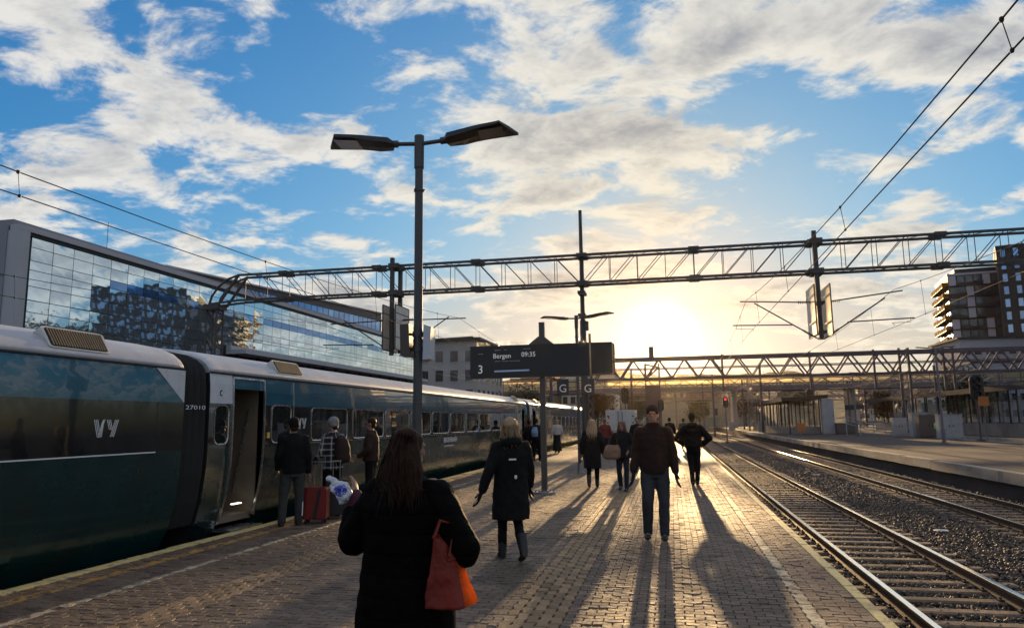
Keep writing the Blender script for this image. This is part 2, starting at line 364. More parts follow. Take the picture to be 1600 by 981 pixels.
# ---- tracks
m_rail_side = mat('rail_rust', (.085,.048,.03), .75, .3, var=.35, vscale=9, bump=.003, bscale=80)
m_rail_top = mat('rail_head_polished', (.95,.93,.90), .10, 1.0, var=.12, vscale=14)
m_sleeper = mat('sleeper_concrete', (.20,.125,.070), .75, var=.4, vscale=7, bump=.004, bscale=70, rand=.3, warm=(.12,.085,.06))
m_iron = mat('fastening_iron', (.07,.05,.04), .7, .5, var=.3)
RT = -.62
RAILP = [(-.07,-.16),(.07,-.16),(.07,-.148),(.018,-.132),(.010,-.12),(.010,-.045),(.036,-.035),(.036,-.006)]
def rail_mesh(pts, x_is=None):
    """rail along a polyline of (x, y)"""
    side, top = MB(), MB(); P = [Vector((x, y, 0)) for x, y in pts]; rs, rt = [], []
    prof = RAILP+[(-u, w) for u, w in reversed(RAILP[2:])]
    for i, p in enumerate(P):
        d = (P[min(i+1, len(P)-1)]-P[max(i-1, 0)]).normalized(); s_ = Vector((d.y, -d.x, 0))
        rs.append([p+s_*u+Vector((0, 0, RT+w)) for u, w in prof])
        rt.append([p+s_*u+Vector((0, 0, RT+w)) for u, w in ((-.037,-.010),(.037,-.010),(.037,-.004),(.033,0),(-.033,0),(-.037,-.004))])
    side.loft(rs, 0, False); side.loft(rt, 1, False); return side
b = MB(); b.prism([(-.12,-.1),(.12,-.1),(.12,.03),(.085,.05),(-.085,.05),(-.12,.03)], lambda u, w, t: (t, u, w), -1.3, 1.3)
sl_me = b.mesh('sleeper', m_sleeper)
b = MB()
for gx in (-.75, .75):
    for sx in (-.10, .10):
        b.box(gx+sx-.035, gx+sx+.035, -.05, .05, .05, .075); b.tube((gx+sx, 0, .075), (gx+sx, 0, .10), .016, n=6)
clip_me = b.mesh('rail_fastening', m_iron)
def track(xc, y0, y1, ys, label, sl_end, clips=0):
    t = tag(empty('railway_track', (xc, y0, RT)), label, 'track', 'tracks of the station')
    for sx in (-.75, .75): rail_mesh([(xc+sx, y0), (xc+sx, y1)]).build('rail', [m_rail_side, m_rail_top], t)
    y = ys; k = 0
    while y < sl_end:
        s_ = put('sleeper', sl_me, t, (random.gauss(0, .012), y-y0, -.208+random.gauss(0, .004)), (0, 0, random.gauss(0, .006)))
        if k < clips: put('rail_fastening', clip_me, s_)['kind'] = 'stuff'
        y += .60; k += 1
    return t
track(3.46, -2, 420, 4.0, 'nearest railway track, beside the kerb of the paved platform', 150, 44)
track(7.86, 5, 420, 11.0, 'second railway track, along the edge of the opposite platform', 160, 30)
track(-8.40, -18, 420, -2.0, 'railway track under the green train', 70)
track(22.3, 25, 420, 40.0, 'railway track between the opposite platform and the third platform', 120)
# a pair of turnouts far down the line whose rails shine in the low sun
def curve_track(f, y0, y1, label):
    t = tag(empty('railway_track', (f(y0), y0, RT)), label, 'track', 'tracks of the station')
    ys = np.linspace(y0, y1, 24)
    for sx in (-.75, .75): rail_mesh([(f(y)+sx, y) for y in ys]).build('rail', [m_rail_side, m_rail_top], t)
    for y in np.arange(y0+.6, min(y1, y0+60), .6): put('sleeper', sl_me, t, (f(y)-f(y0), y-y0, -.21))
sm = lambda t: t*t*(3-2*t)
curve_track(lambda y: 3.46-5.2*sm(min(1, max(0, (y-88)/70))), 88, 300, 'diverging track that swings across beyond the platform end')
curve_track(lambda y: 7.86-4.4*sm(min(1, max(0, (y-95)/60))), 95, 160, 'crossover track linking the two near tracks far down the line')
curve_track(lambda y: 12.4-4.5*sm(min(1, max(0, (y-185)/80))), 185, 420, 'track curving in beyond the end of the opposite platform')
curve_track(lambda y: 36.0-6*sm(min(1, max(0, (y-150)/90))), 40, 420, 'outer yard track beyond the third platform')

# ---- ballast: loose stones, nobody could count them
m_ball = mat('ballast_stone', (.082,.060,.046), .7, var=.3, vscale=9, rand=.6, isl=True, spec=.5)
m_bed = mat('ballast_bed', (.034,.027,.022), .95, var=.45, vscale=14, bump=.05, bscale=22, warm=(.085,.06,.045))
def bed(x0, x1, y0, y1, nm, lab):
    b = MB(); b.add([(x0,y0,-.865),(x1,y0,-.865),(x1,y1,-.865),(x0,y1,-.865)], [(0,1,2,3)]); structure(b.build(nm, m_bed, fix=False), lab)
bed(XR-.03, 9.65, -4, 425, 'ballast_bed', 'brown ballast bed under the two near tracks')
bed(-30, XL+.03, -18, 425, 'ballast_bed_train_side', 'dark ballast bed under the train')
bed(20.4, 24.1, 20, 425, 'ballast_bed_far', 'ballast bed between the opposite platforms')
bed(33, 60, 20, 425, 'ballast_bed_outer', 'ballast bed of the outer yard')
def stones(n_, xr, yr, smin, smax, z):
    base = np.array([(1,0,0),(-1,0,0),(0,1,0),(0,-1,0),(0,0,1),(0,0,-1)], float)
    F = np.array([(0,2,4),(2,1,4),(1,3,4),(3,0,4),(2,0,5),(1,2,5),(3,1,5),(0,3,5)])
    x = rng.uniform(*xr, n_); u = rng.uniform(0, 1, n_); y = yr[0]*(yr[1]/yr[0])**u if yr[0] > 0 else rng.uniform(*yr, n_)
    s_ = rng.uniform(smin, smax, n_)*(1+y.clip(0)/60)
    V = base[None]*s_[:, None, None]*rng.uniform(.6, 1.25, (n_, 6, 1))+rng.normal(0, .12, (n_, 6, 3))*s_[:, None, None]
    a = rng.uniform(0, 6.28, n_); ca, sa = np.cos(a)[:, None], np.sin(a)[:, None]
    tl = rng.uniform(0, 1.2, n_); ct, st = np.cos(tl)[:, None], np.sin(tl)[:, None]
    X, Y, Z = V[..., 0], V[..., 1]*ct-V[..., 2]*st, V[..., 1]*st+V[..., 2]*ct*.8
    V = np.stack([X*ca-Y*sa+x[:, None], X*sa+Y*ca+y[:, None], Z+z+rng.uniform(-.015, .03, n_)[:, None]], -1).reshape(-1, 3)
    return V, (F[None]+6*np.arange(n_)[:, None, None]).reshape(-1, 3)
def stone_stuff(nm, lab, sets):
    Vs, Fs, k = [], [], 0
    for a in sets:
        V, F = stones(*a); Vs.append(V); Fs.append(F+k); k += len(V)
    V, F = np.concatenate(Vs), np.concatenate(Fs); me = bpy.data.meshes.new(nm); me.vertices.add(len(V)); me.vertices.foreach_set('co', V.ravel())
    me.loops.add(F.size); me.loops.foreach_set('vertex_index', F.ravel().astype(np.int32)); me.polygons.add(len(F))
    me.polygons.foreach_set('loop_start', np.arange(0, F.size, 3, dtype=np.int32)); me.update(); me.validate(); me.materials.append(m_ball)
    return tag(put(nm, me), lab, 'gravel', kind='stuff')
stone_stuff('ballast_gravel', 'dark crushed stone ballast between and around the two near tracks',
            [(64000, (XR, 9.5), (7.5, 60), .020, .036, -.822), (11000, (4.75, 6.6), (8, 45), .02, .038, -.80)])
stone_stuff('ballast_gravel', 'dark crushed stone ballast below the train', [(9000, (-10.5, XL), (4, 30), .022, .04, -.81)])
# rubbish lying on the ballast
m_paper = mat('paper_litter', (.6,.58,.54), .8)
for x, y, lab in ((5.45, 17.6, 'flat scrap of white paper on the ballast between the tracks'), (5.9, 34.0, 'small pale scrap of paper far along the ballast')):
    b = MB(); b.add([(x-.16,y-.1,-.745),(x+.12,y-.13,-.75),(x+.17,y+.09,-.742),(x-.1,y+.14,-.752),(x,y,-.725)], [(0,1,4),(1,2,4),(2,3,4),(3,0,4)])
    tag(b.build('litter', m_paper, fix=False), lab, 'litter')

# ================================================================== TRAIN
m_green = mat('train_green_paint', (.003,.027,.028), .25, var=.12, vscale=1.5, coat=.5, wave=.0035, croughn=.08, warm=(.012,.022,.018))
m_teal = mat('train_teal_paint', (.008,.095,.15), .2, var=.1, vscale=1.5, coat=1.0, wave=.0045, croughn=.035)
m_band = mat('train_dark_band', (.004,.007,.011), .15, var=.1, coat=1.0, wave=.003, croughn=.04)
m_roof = mat('train_roof_silver', (.42,.42,.46), .38, .2, var=.12, vscale=2.5, bump=.0008, bscale=12, warm=(.50,.50,.53))
m_white = mat('train_white_panel', (.62,.63,.66), .3, var=.08, coat=.5)
m_black = mat('train_black_rubber', (.012,.011,.011), .65, var=.3, bump=.002, bscale=40)
m_chrome = mat('train_trim', (.62,.62,.62), .25, .9, var=.1)
m_under = mat('train_underframe', (.022,.020,.018), .8, .2, var=.4, bump=.004, bscale=40)
m_wglass = mat('train_window_glass', (.016,.02,.02), .02, var=.05, coat=1.0, spec=1.0, wave=.0012, croughn=.01)
m_inside = mat('vestibule_panel', (.20,.155,.115), .5, var=.15, vscale=3)
m_seatlit = emit('step_lamp', (1.0,.93,.75), 1.3)
m_letter = mat('lettering_white', (.75,.76,.76), .5, var=.03)
m_vent = mat('vent_grille_bronze', (.20,.15,.09), .5, .4, var=.25)
m_ventf = mat('vent_frame', (.55,.54,.50), .45, .3, var=.2)
XT = -8.40
SIDE = [(1.12,-.42),(1.27,-.12),(1.44,.20),(1.53,.55),(1.585,.95),(1.60,1.28),(1.60,1.62),(1.60,1.95),(1.595,2.20),(1.575,2.42)]
ROOF = [(1.575,2.42),(1.555,2.50),(1.50,2.58),(1.40,2.66),(1.22,2.735),(.90,2.80),(.45,2.85),(0,2.865)]
def sidex(z):
    for (a, za), (b_, zb) in zip(SIDE[:-1], SIDE[1:]):
        if za <= z <= zb: return a+(b_-a)*(z-za)/(zb-za)
    return SIDE[-1][0]
def plate(b, ys, zs, off, mi=0, thick=.012):
    """a plate that follows the side of the coach: polygon grid between y0..y1, list of z"""
    y0, y1 = ys
    outer = [(XT+sidex(z)+off, z) for z in zs]; inner = [(XT+sidex(z)+off-thick, z) for z in reversed(zs)]
    b.prism(outer+inner, lambda u, w, t: (u, t, w), y0, y1, mi)
def zspan(z0, z1, k=7): return [z0+(z1-z0)*i/k for i in range(k+1)]
def rounded(y0, y1, z0, z1, r, k=4):
    pts = []
    for cy, cz, a0 in ((y1-r, z1-r, 0), (y0+r, z1-r, 90), (y0+r, z0+r, 180), (y1-r, z0+r, 270)):
        for i in range(k+1):
            a = R(a0+90*i/k); pts.append((cy+r*math.cos(a), cz+r*math.sin(a)))
    return pts
def side_pane(name, parent, y0, y1, z0, z1, off, m, mf, r=.07, fw_=.018):
    pts = rounded(y0, y1, z0, z1, r); b = MB()
    b.prism(pts, lambda u, w, t: (XT+sidex(w)+t, u, w), off-.02, off); o = b.build(name, m, parent)
    inn = pts; out = rounded(y0-fw_, y1+fw_, z0-fw_, z1+fw_, r+fw_); b = MB(); k = len(pts)
    v = [(XT+sidex(w)+off+.006, u, w) for u, w in inn]+[(XT+sidex(w)+off+.010, u, w) for u, w in out]+[(XT+sidex(w)-.004, u, w) for u, w in out]+[(XT+sidex(w)+off-.012, u, w) for u, w in inn]
    f = []
    for a_ in range(4): f += [(a_*k+i, a_*k+(i+1)%k, ((a_+1)%4)*k+(i+1)%k, ((a_+1)%4)*k+i) for i in range(k)]
    b.add(v, f); b.build('frame', mf, o); return o
def logo(parent, y0, z0, w, h, off=.004, gap=.115, name='logo'):
    """two letters, each drawn with three thin parallel stripes"""
    b = MB(); X = XT+1.60+off; s_ = w/1.30; t = .028*w/1.3*1.05
    def line(pts):
        for (a, c), (d, e) in zip(pts[:-1], pts[1:]):
            b.bar((X, y0+a*s_, z0+c*h), (X, y0+d*s_, z0+e*h), t, .004, up=(1,0,0))
    for k in range(3):
        o = k*.085
        line([(o, 1), (.20+o, .04), (.24+o*.9, 0), (.28+o*.8, .04), (.40+o*.5, .75), (.47+o*.4, .97), (.54+o*.3, 1)] if k < 3 else [])
        line([(.68+o, 1.0), (.80+o, .50), (.86+o, .42)]); line([(1.30-o, 1.0), (.98-o+.09, .0)])
    return b.build(name, m_letter, parent)
def vent(parent, y0, y1, x0=-6.875, z0=2.51, x1=-7.035, z1=2.765, tilt=0):
    """raised grille box on the shoulder of the roof"""
    a, c = Vector((x0, 0, z0)), Vector((x1, 0, z1)); nrm = Vector((c.z-a.z, 0, -(c.x-a.x))).normalized()
    P = lambda u, w, t: a+(c-a)*w+Vector((0, y0+(y1-y0)*u, 0))+nrm*t
    b = MB(); b.prism(rounded(0, 1, 0, 1, .09), lambda u, w, t: P(u, w, t), -.22, .03); o = b.build('vent', m_ventf, parent)
    b = MB()
    for i in range(22):
        u = .05+.9*(i+.5)/22; b.bar(P(u, .1, .037), P(u, .9, .037), .018, .02, up=nrm)
    b.build('grille', m_vent, o); b = MB(); b.prism(rounded(.04, .96, .08, .92, .06), lambda u, w, t: P(u, w, t), .025, .033); b.build('backing', m_black, o)
def coach(y0, y1, label, near):
    t = tag(empty('train_coach', (XT, y0, 0)), label, 'train coach', 'coaches of the green train')
    doors = {'goods': [], 'second': [(y0+.60, y0+1.50), (y1-1.55, y1-.75)], 'third': [(y0+.60, y0+1.50), (y1-1.5, y1-.6)]}[near]
    br = sorted({y0, y1}|{v for d in doors for v in d}|{y0+(y1-y0)*i/8 for i in range(9)})
    b = MB()
    for sgn in (1, -1):
        for ya, yb in zip(br[:-1], br[1:]):
            yc = (ya+yb)/2
            for (da, za), (db, zb) in zip(SIDE[:-1], SIDE[1:]):
                zc = (za+zb)/2
                if sgn == 1 and any(d0 < yc < d1 for d0, d1 in doors) and zc < 2.3: continue
                mi = 0 if zc < 1.28 else 2 if zc < 1.95 else 1
                v = [(XT+sgn*da, ya, za), (XT+sgn*da, yb, za), (XT+sgn*db, yb, zb), (XT+sgn*db, ya, zb)]
                b.add(v, [(0,1,2,3) if sgn == 1 else (3,2,1,0)], mi, True)
    full = [(XT+d, z) for d, z in SIDE]+[(XT-d, z) for d, z in reversed(SIDE)]
    for y_, fl in ((y0, 0), (y1, 1)): b.add([(x, y_, z) for x, z in full], [tuple(range(len(full))) if fl else tuple(reversed(range(len(full))))], 3)
    b.add([(XT-1.12,y0,-.42),(XT+1.12,y0,-.42),(XT+1.12,y1,-.42),(XT-1.12,y1,-.42)], [(0,1,2,3)], 3)
    body = b.build('body', [m_green, m_teal, m_band, m_black], t, fix=False)
    bm = bmesh.new(); bm.from_mesh(body.data); bmesh.ops.remove_doubles(bm, verts=bm.verts, dist=.001); bm.to_mesh(body.data); bm.free()
    b = MB(); prof = [(XT+d, z) for d, z in ROOF]+[(XT-d, z) for d, z in reversed(ROOF[:-1])]
    rings = []
    for y_, k in ((y0, .0), (y0+.03, .6), (y0+.10, .92), (y0+.22, 1), (y1-.22, 1), (y1-.10, .92), (y1-.03, .6), (y1, 0)):
        rings.append([(x, y_, 2.42+(z-2.42)*(.86+.14*k)) for x, z in prof])
    b.loft(rings, 0, True); roof = b.build('roof', m_roof, t)
    b = MB(); b.box(XT+1.565, XT+1.60, y0+.02, y1-.02, 2.415, 2.437); b.build('gutter', m_black, roof)
    # underframe, bogies and wheels
    b = MB(); b.box(XT-1.05, XT+1.05, y0+.3, y1-.3, -.60, -.40)
    for yy in np.arange(y0+6.5, y1-7, 3.1): b.box(XT+.5, XT+1.22, yy, yy+2.2, -.62, -.25)
    b.build('underframe', m_under, t)
    for yc in (y0+3.2, y1-3.2):
        b = MB(); b.box(XT+.92, XT+1.10, yc-1.7, yc+1.7, -.45, -.18); b.box(XT-1.1, XT-.92, yc-1.7, yc+1.7, -.45, -.18); b.box(XT-1, XT+1, yc-.3, yc+.3, -.42, -.15)
        bo = b.build('bogie', m_under, t)
        for yw in (yc-1.25, yc+1.25):
            for sx in (-.75, .75):
                w = MB(); w.tube((XT+sx-.06, yw, -.17), (XT+sx+.06, yw, -.17), .45, n=24); w.tube((XT+sx-.085, yw, -.17), (XT+sx+.1, yw, -.17), .13, n=12)
                w.build('wheel', m_under, bo)
    # doors
    for i, (d0, d1) in enumerate(doors):
        b = MB(); xo, xi = XT+1.5, XT+.1
        b.box(xi-.02, xi, d0-.05, d1+.05, .15, 2.4, 0); b.box(xi, xo-.02, d0-.05, d0-.02, .15, 2.4, 0); b.box(xi, xo-.02, d1+.02, d1+.05, .15, 2.4, 0)
        b.box(xi, XT+1.40, d0-.05, d1+.05, .1, .2, 0); b.box(xi, xo, d0-.05, d1+.05, 2.36, 2.4, 0)
        b.bar((XT+1.1, d1-.03, .5), (XT+1.35, d1-.02, 1.9), .03, mi=1); b.box(XT+.12, XT+.16, d0+.2, d1-.2, .9, 1.9, 2)
        vb = b.build('vestibule', [m_inside, m_chrome, m_wglass], t)
        q = MB(); q.path([(XT+1.36,d0+.10,.75),(XT+1.40,d0+.10,1.2),(XT+1.40,d0+.10,1.75),(XT+1.36,d0+.10,1.9)], .016, 6); q.build('grab_rail', m_chrome, vb)
        q = MB(); q.box(XT+.125, XT+.15, d0+.12, d1-.12, .25, .82); q.build('inner_door_panel', m_white, vb)
        if i == 0 and near == 'second':
            for k in range(3):
                q = MB(); q.box(XT+1.28, XT+1.34, d0+.55+k*.09, d0+.60+k*.09, .34, .36); q.build('step_light', m_seatlit, vb)
        # leaf slid open along the side, chrome edges
        leaf = (d1+.0, d1+.98) if i == 0 else (d0-.92, d0)
        b = MB(); plate(b, leaf, zspan(.18, 1.28, 5), .035, 0, .03); plate(b, leaf, zspan(1.282, 1.95, 2), .035, 1, .03); plate(b, leaf, zspan(1.952, 2.38, 2), .035, 2, .03)
        lf = b.build('door', [m_green, m_band, m_teal], t); wm = .23
        side_pane('door_window', lf, leaf[0]+wm, leaf[1]-.12, 1.33, 1.95, .041, m_wglass, m_chrome, .09)
        b = MB()
        for yy in leaf: plate(b, (yy-.012, yy+.012), zspan(.18, 2.38, 10), .042, 0, .03)
        b.build('door_edge', m_chrome, lf)
        b = MB(); plate(b, (d0-.02, d0+.02), zspan(.1, 2.36, 10), .02, 0, .03); plate(b, (d0, d1), [2.36, 2.39], .02, 0, .03); b.build('door_frame', m_chrome, t)
        if i == 0:
            b = MB(); b.box(XT+1.635, XT+1.645, leaf[0]+.09, leaf[0]+.17, 1.40, 1.50); b.build('door_button_plate', mat('button_yellow', (.75,.48,.06), .5), lf)
        b = MB(); b.box(XT+1.30, XT+1.66, d0, d1, -.02, .02); b.build('step', m_chrome, t)
    if near != 'goods':
        w0 = y0+3.25; ws = []
        ws.append((w0, w0+1.58)); ws.append((w0+1.91, w0+3.62)); ws.append((w0+3.78, w0+5.40)); yy = w0+5.62
        while yy+1.6 < doors[1][0]-1.2: ws.append((yy, yy+1.60)); yy += 1.80
        for a, c_ in ws: side_pane('window', t, a, c_, 1.33, 1.93, .006, m_wglass, m_chrome, .08, .014)
        b = MB(); plate(b, (y0+2.5, y1-2.6), [1.272, 1.288], .004); b.build('trim_line', m_chrome, t)
        logo(t, y0+2.69, 1.55, .34, .19)
        side_pane('window', t, y0+.14, y0+.48, 1.35, 1.92, .006, m_wglass, m_chrome, .1, .016)
        b = MB(); plate(b, (y0+.005, y0+.585), zspan(1.96, 2.41, 3), .003, 0, .006); b.build('end_panel', m_white, t)
        b = MB()
        for k in range(10):
            a0, a1 = R(50+27*k), R(50+27*(k+1)); b.bar((XT+1.605, y0+.28+.03*math.cos(a0), 2.12+.04*math.sin(a0)), (XT+1.605, y0+.28+.03*math.cos(a1), 2.12+.04*math.sin(a1)), .012, .006, up=(1,0,0))
        b.build('c_symbol', m_black, t)  # small C-shaped symbol on the white end panel
        vent(t, y0+2.05, y0+3.0)
        if near == 'second':
            vent(t, y1-2.6, y1-1.7)
            lettering('BERGENSBANEN', .20, (XT+1.604, y0+11.75, 1.04), (0,1,0), (0,0,1), m_letter, t, width=1.42, bold=.004)
            b = MB(); b.box(XT+1.60, XT+1.606, y0+11.8, y0+12.75, .915, .94); b.build('small_print', m_letter, t)
    else:
        b = MB(); X = XT+1.602; b.add([(X, y1-.62, 2.405), (X, y1-.004, 2.405), (X, y1-.004, 1.95)], [(0,1,2)]); b.build('end_panel', m_white, t, fix=False)
        b = MB(); plate(b, (y0+13, y1-.55), [1.272, 1.288], .004); b.build('trim_line', m_letter, t)
        b = MB(); b.box(XT+1.598, XT+1.603, y1-.556, y1-.548, 1.29, 1.94); b.build('panel_joint', m_black, t)
        logo(t, y1-1.67, 1.50, .40, .21)
        vent(t, y1-2.35, y1-1.40)
    for k, yy in enumerate(np.arange(y0+2.62 if near != 'goods' else y1-.55, y1-2.2 if near != 'goods' else y1-.5, 2.44) if near != 'goods' else np.arange(y1-.55, y0+13, -2.35)):
        b = MB(); plate(b, (yy-.004, yy+.004), zspan(.06, 1.26, 6), .0015, 0, .006); b.build('panel_seam', m_black, t)
    for k in range(4):
        yy = y1-3.0-4.6*k
        b = MB(); plate(b, (yy-.45, yy+.45), zspan(.02, .30, 3), .004, 0, .008); hh = b.build('skirt_hatch', m_green, t)
        b = MB(); b.box(XT+sidex(.24)+.004, XT+sidex(.24)+.012, yy-.05, yy+.05, .225, .255); b.build('hatch_handle', m_black, hh)
    b = MB(); b.box(XT+1.601, XT+1.606, y0+.70 if near == 'goods' else y0+2.58, y0+.78 if near == 'goods' else y0+2.64, 1.05, 1.17); b.build('data_plate', m_letter, t)
    # gangway bellows behind the coach end
    if near != 'third':
        bel = MB(); rings = []
        for k in range(9):
            s_ = .985 if k % 2 else .93
            rings.append([(XT+(x-XT)*s_, y1+.62*k/8, -.3+(z+.3)*s_) for x, z in [(XT+d, z) for d, z in SIDE[2:]+ROOF[1:]]+[(XT-d, z) for d, z in reversed(SIDE[2:]+ROOF[1:-1])]])
        bel.loft(rings, 0, False); gw = bel.build('gangway', m_black, t)
    return t
c1 = coach(-16.0, 9.36, 'windowless green coach with large striped logo and bronze roof grille', 'goods')
c2 = coach(9.96, 35.1, 'green coach with open door, picture windows and white lettering on its side', 'second')
c3 = coach(35.7, 60.8, 'last green coach, beyond the second open doorway, farthest down the platform', 'third')
gw = [o for o in c1.children if o.name.startswith('gangway')][0]
lettering('27010', .085, (XT+1.585, 9.42, 1.86), (0,1,0), (0,0,1), m_letter, gw, width=.46)
b = MB(); b.box(XT+1.34, XT+1.36, 9.62, 9.74, .60, .65); b.build('side_marker', mat('marker_amber', (.7,.25,.04), .4), gw)

# ================================================================== PLATFORM FURNITURE
m_pole = mat('lamp_post_grey', (.075,.072,.07), .5, .3, var=.2, vscale=4, bump=.001, bscale=50)
m_dark = mat('luminaire_dark', (.03,.03,.032), .5, .2, var=.2)
m_lens = mat('lamp_lens', (.10,.10,.11), .15, var=.1)
m_box1 = mat('speaker_brown', (.08,.06,.05), .6, var=.15); m_box2 = mat('speaker_light', (.5,.52,.58), .5, var=.1)
m_base = mat('base_plate_steel', (.33,.31,.29), .4, .7, var=.25)
def street_lamp(x, y, h, label, tilt=.0, boxes=False, scale=1.0):
    t = tag(empty('street_lamp', (x, y, 0)), label, 'street lamp', 'lamp posts on the platform')
    b = MB(); b.tube((x,y,.02), (x,y,h-.42), .058, .05, 16); b.tube((x,y,h-.42), (x,y,h), .062, .062, 16); b.tube((x,y,h-.72),(x,y,h-.70), .064, n=12)
    for a in (0, 2.1, 4.2): b.tube((x+.05*math.cos(a), y+.05*math.sin(a), h-.70), (x+.075*math.cos(a), y+.075*math.sin(a), h-.70), .01, n=6)
    b.build('post', m_pole, t)
    b = MB(); b.tube((x,y,.0), (x,y,.03), .16, n=16); b.tube((x,y,.03),(x,y,.30), .075, n=14)
    for a in range(4): b.tube((x+.12*math.cos(a*1.57+.7), y+.12*math.sin(a*1.57+.7), .03), (x+.12*math.cos(a*1.57+.7), y+.12*math.sin(a*1.57+.7), .06), .015, n=6)
    b.build('base', m_base, t)
    for sg in (-1, 1):
        sl_ = .10 if sg > 0 else .045; z0 = h-.10
        b = MB(); b.tube((x+sg*.05,y,z0), (x+sg*.30,y,z0+.25*sl_), .026, n=10); b.tube((x+sg*.27,y,z0+.22*sl_), (x+sg*.36,y,z0+.31*sl_), .045, n=10); b.build('arm', m_pole, t)
        # slim blade luminaire: neck, dog-leg, wide lamp end with a slanted tip
        secs = [(.33,.06,.07,0),(.37,.15,.105,-.004),(.55,.19,.10,.004),(.68,.20,.085,.03),(.80,.215,.07,.045),(1.0,.23,.06,.055),(1.13,.23,.04,.06)]
        rings = []
        for i, (s_, hw, th, dz) in enumerate(secs):
            zc = z0+s_*sl_+dz*.6; sk = .10 if i == len(secs)-1 else .0
            rings.append([(x+sg*(s_+sk*q), y+hw*p, zc+th*k*.5) for p, k, q in ((-1,-.6,-1),(-.92,.7,-1),(0,1,0),(.92,.7,1),(1,-.6,1),(0,-1,0))])
        b = MB(); b.loft(rings, 0, False); hd = b.build('lamp_head', m_dark, t)
        b = MB(); zc = z0+.93*sl_+.028; b.add([(x+sg*.76,y-.16,z0+.76*sl_-.012),(x+sg*1.06,y-.16,z0+1.06*sl_-.002),(x+sg*1.06,y+.16,z0+1.06*sl_-.002),(x+sg*.76,y+.16,z0+.76*sl_-.012)], [(0,1,2,3)]); b.build('lens', m_lens, hd, fix=False)
    if boxes:
        b = MB(); b.prism([(-.19,2.42),(-.075,2.40),(-.09,2.80),(-.20,2.79)], lambda u, w, q: (x+u, y+q, w), -.10, .09); b.build('loudspeaker', m_box1, t)
        b = MB(); b.prism([(.09,2.36),(.17,2.37),(.19,2.75),(.10,2.78)], lambda u, w, q: (x+u, y+q, w), -.14, .12); b.build('loudspeaker', m_box2, t)
        b = MB()
        for z in (2.50, 2.68): b.bar((x-.12,y,z),(x+.13,y,z), .03); b.tube((x,y,z-.03),(x,y,z+.03), .068, n=12)
        b.build('bracket', m_pole, t)
    t.rotation_euler.z = tilt
    return t
street_lamp(-2.95, 8.38, 5.18, 'tall dark twin-arm lamp post with loudspeakers, behind the woman in black', boxes=True, tilt=R(6))
street_lamp(-2.93, 23.8, 5.05, 'smaller-looking twin-arm lamp post behind the departure board')
# lamps of the opposite platform: single slim posts
m_post2 = mat('slim_post_grey', (.16,.145,.145), .55, .2, var=.2)
def slim_lamp(x, y, h, label, sign=False):
    t = tag(empty('street_lamp', (x, y, 0)), label, 'street lamp', 'lamp posts on the opposite platform')
    b = MB(); b.tube((x,y,0),(x,y,h), .075, .055, 10); b.build('post', m_post2, t)
    b = MB(); b.box(x-.2,x+.2,y-.2,y+.2,0,.05); b.tube((x,y,.05),(x,y,.9), .12, n=10); b.build('base', m_post2, t)
    for sg in (-1, 1):
        b = MB(); b.loft([[(x+sg*s_, y+w, h-.05+s_*.1+k) for w, k in ((-hw,-.02),(hw,-.02),(hw*.8,.03),(-hw*.8,.03))] for s_, hw in ((.05,.04),(.35,.06),(.45,.13),(1.1,.15))], 0, False); b.build('lamp_head', m_dark, t)
    if sign:
        b = MB(); b.box(x-.85,x-.1,y-.06,y+.06,2.35,2.8); b.box(x+.1,x+.75,y-.06,y+.06,2.4,2.8); b.build('sign_panel', m_dark, t)
slim_lamp(16.3, 50.5, 5.9, 'slim grey lamp post on the opposite platform, in front of the long shelter')
slim_lamp(16.3, 72.5, 5.6, 'slim lamp post with two small dark signs on the opposite platform', True)

# departure board
m_board = mat('board_black', (.022,.018,.018), .45, var=.2, vscale=3); m_led = emit('display_text', (.80,.76,.72), .13); m_led2 = emit('display_strip', (.25,.33,.46), .12)
m_sframe = mat('board_post', (.09,.075,.065), .5, .3, var=.2)
sx, sy = -2.93, 17.1
t = tag(empty('departure_board', (sx, sy, 0)), 'wide black departure board on one post, showing track 3 and Bergen', 'departure board')
b = MB(); b.box(-4.65,-1.80,sy-.16,sy+.16,2.66,3.42); hb = b.build('display_case', m_board, t)
b = MB(); b.box(-1.76,-1.28,sy-.16,sy+.16,2.70,3.42); b.build('side_panel', m_board, t)
b = MB(); b.box(-1.262,-1.235,sy-.12,sy+.12,2.74,3.38); b.box(-1.31,-1.23,sy-.05,sy+.05,2.95,3.0); b.build('end_plate', m_sframe, t)
b = MB(); b.bar((sx,sy-.02,.03),(sx,sy-.02,3.95), .125, .125, up=(0,1,0)); b.add([(sx-.30,sy-.17,3.42),(sx+.30,sy-.17,3.42),(sx+.07,sy-.17,3.60),(sx-.07,sy-.17,3.60),(sx-.30,sy+.1,3.42),(sx+.30,sy+.1,3.42),(sx+.07,sy+.1,3.60),(sx-.07,sy+.1,3.60)], [(0,1,2,3),(7,6,5,4),(0,3,7,4),(1,5,6,2),(2,6,7,3),(0,4,5,1)]); b.build('post', m_sframe, t)
b = MB(); b.tube((sx,sy-.02,0),(sx,sy-.02,.035), .27, n=20); b.tube((sx,sy-.02,.035),(sx,sy-.02,.06), .12, n=14)
for a in range(6): b.tube((sx+.21*math.cos(a*1.047), sy-.02+.21*math.sin(a*1.047), .035), (sx+.21*math.cos(a*1.047), sy-.02+.21*math.sin(a*1.047), .07), .02, n=6)
b.build('base', m_base, t)
YF = sy-.163
lettering('3', .28, (-4.45, YF, 2.77), (1,0,0), (0,0,1), m_led, hb, 'track_number')
lettering('Bergen', .155, (-4.08, YF, 3.12), (1,0,0), (0,0,1), m_led, hb, 'destination')
lettering('09:35', .155, (-3.40, YF, 3.14), (1,0,0), (0,0,1), m_led, hb, 'time')
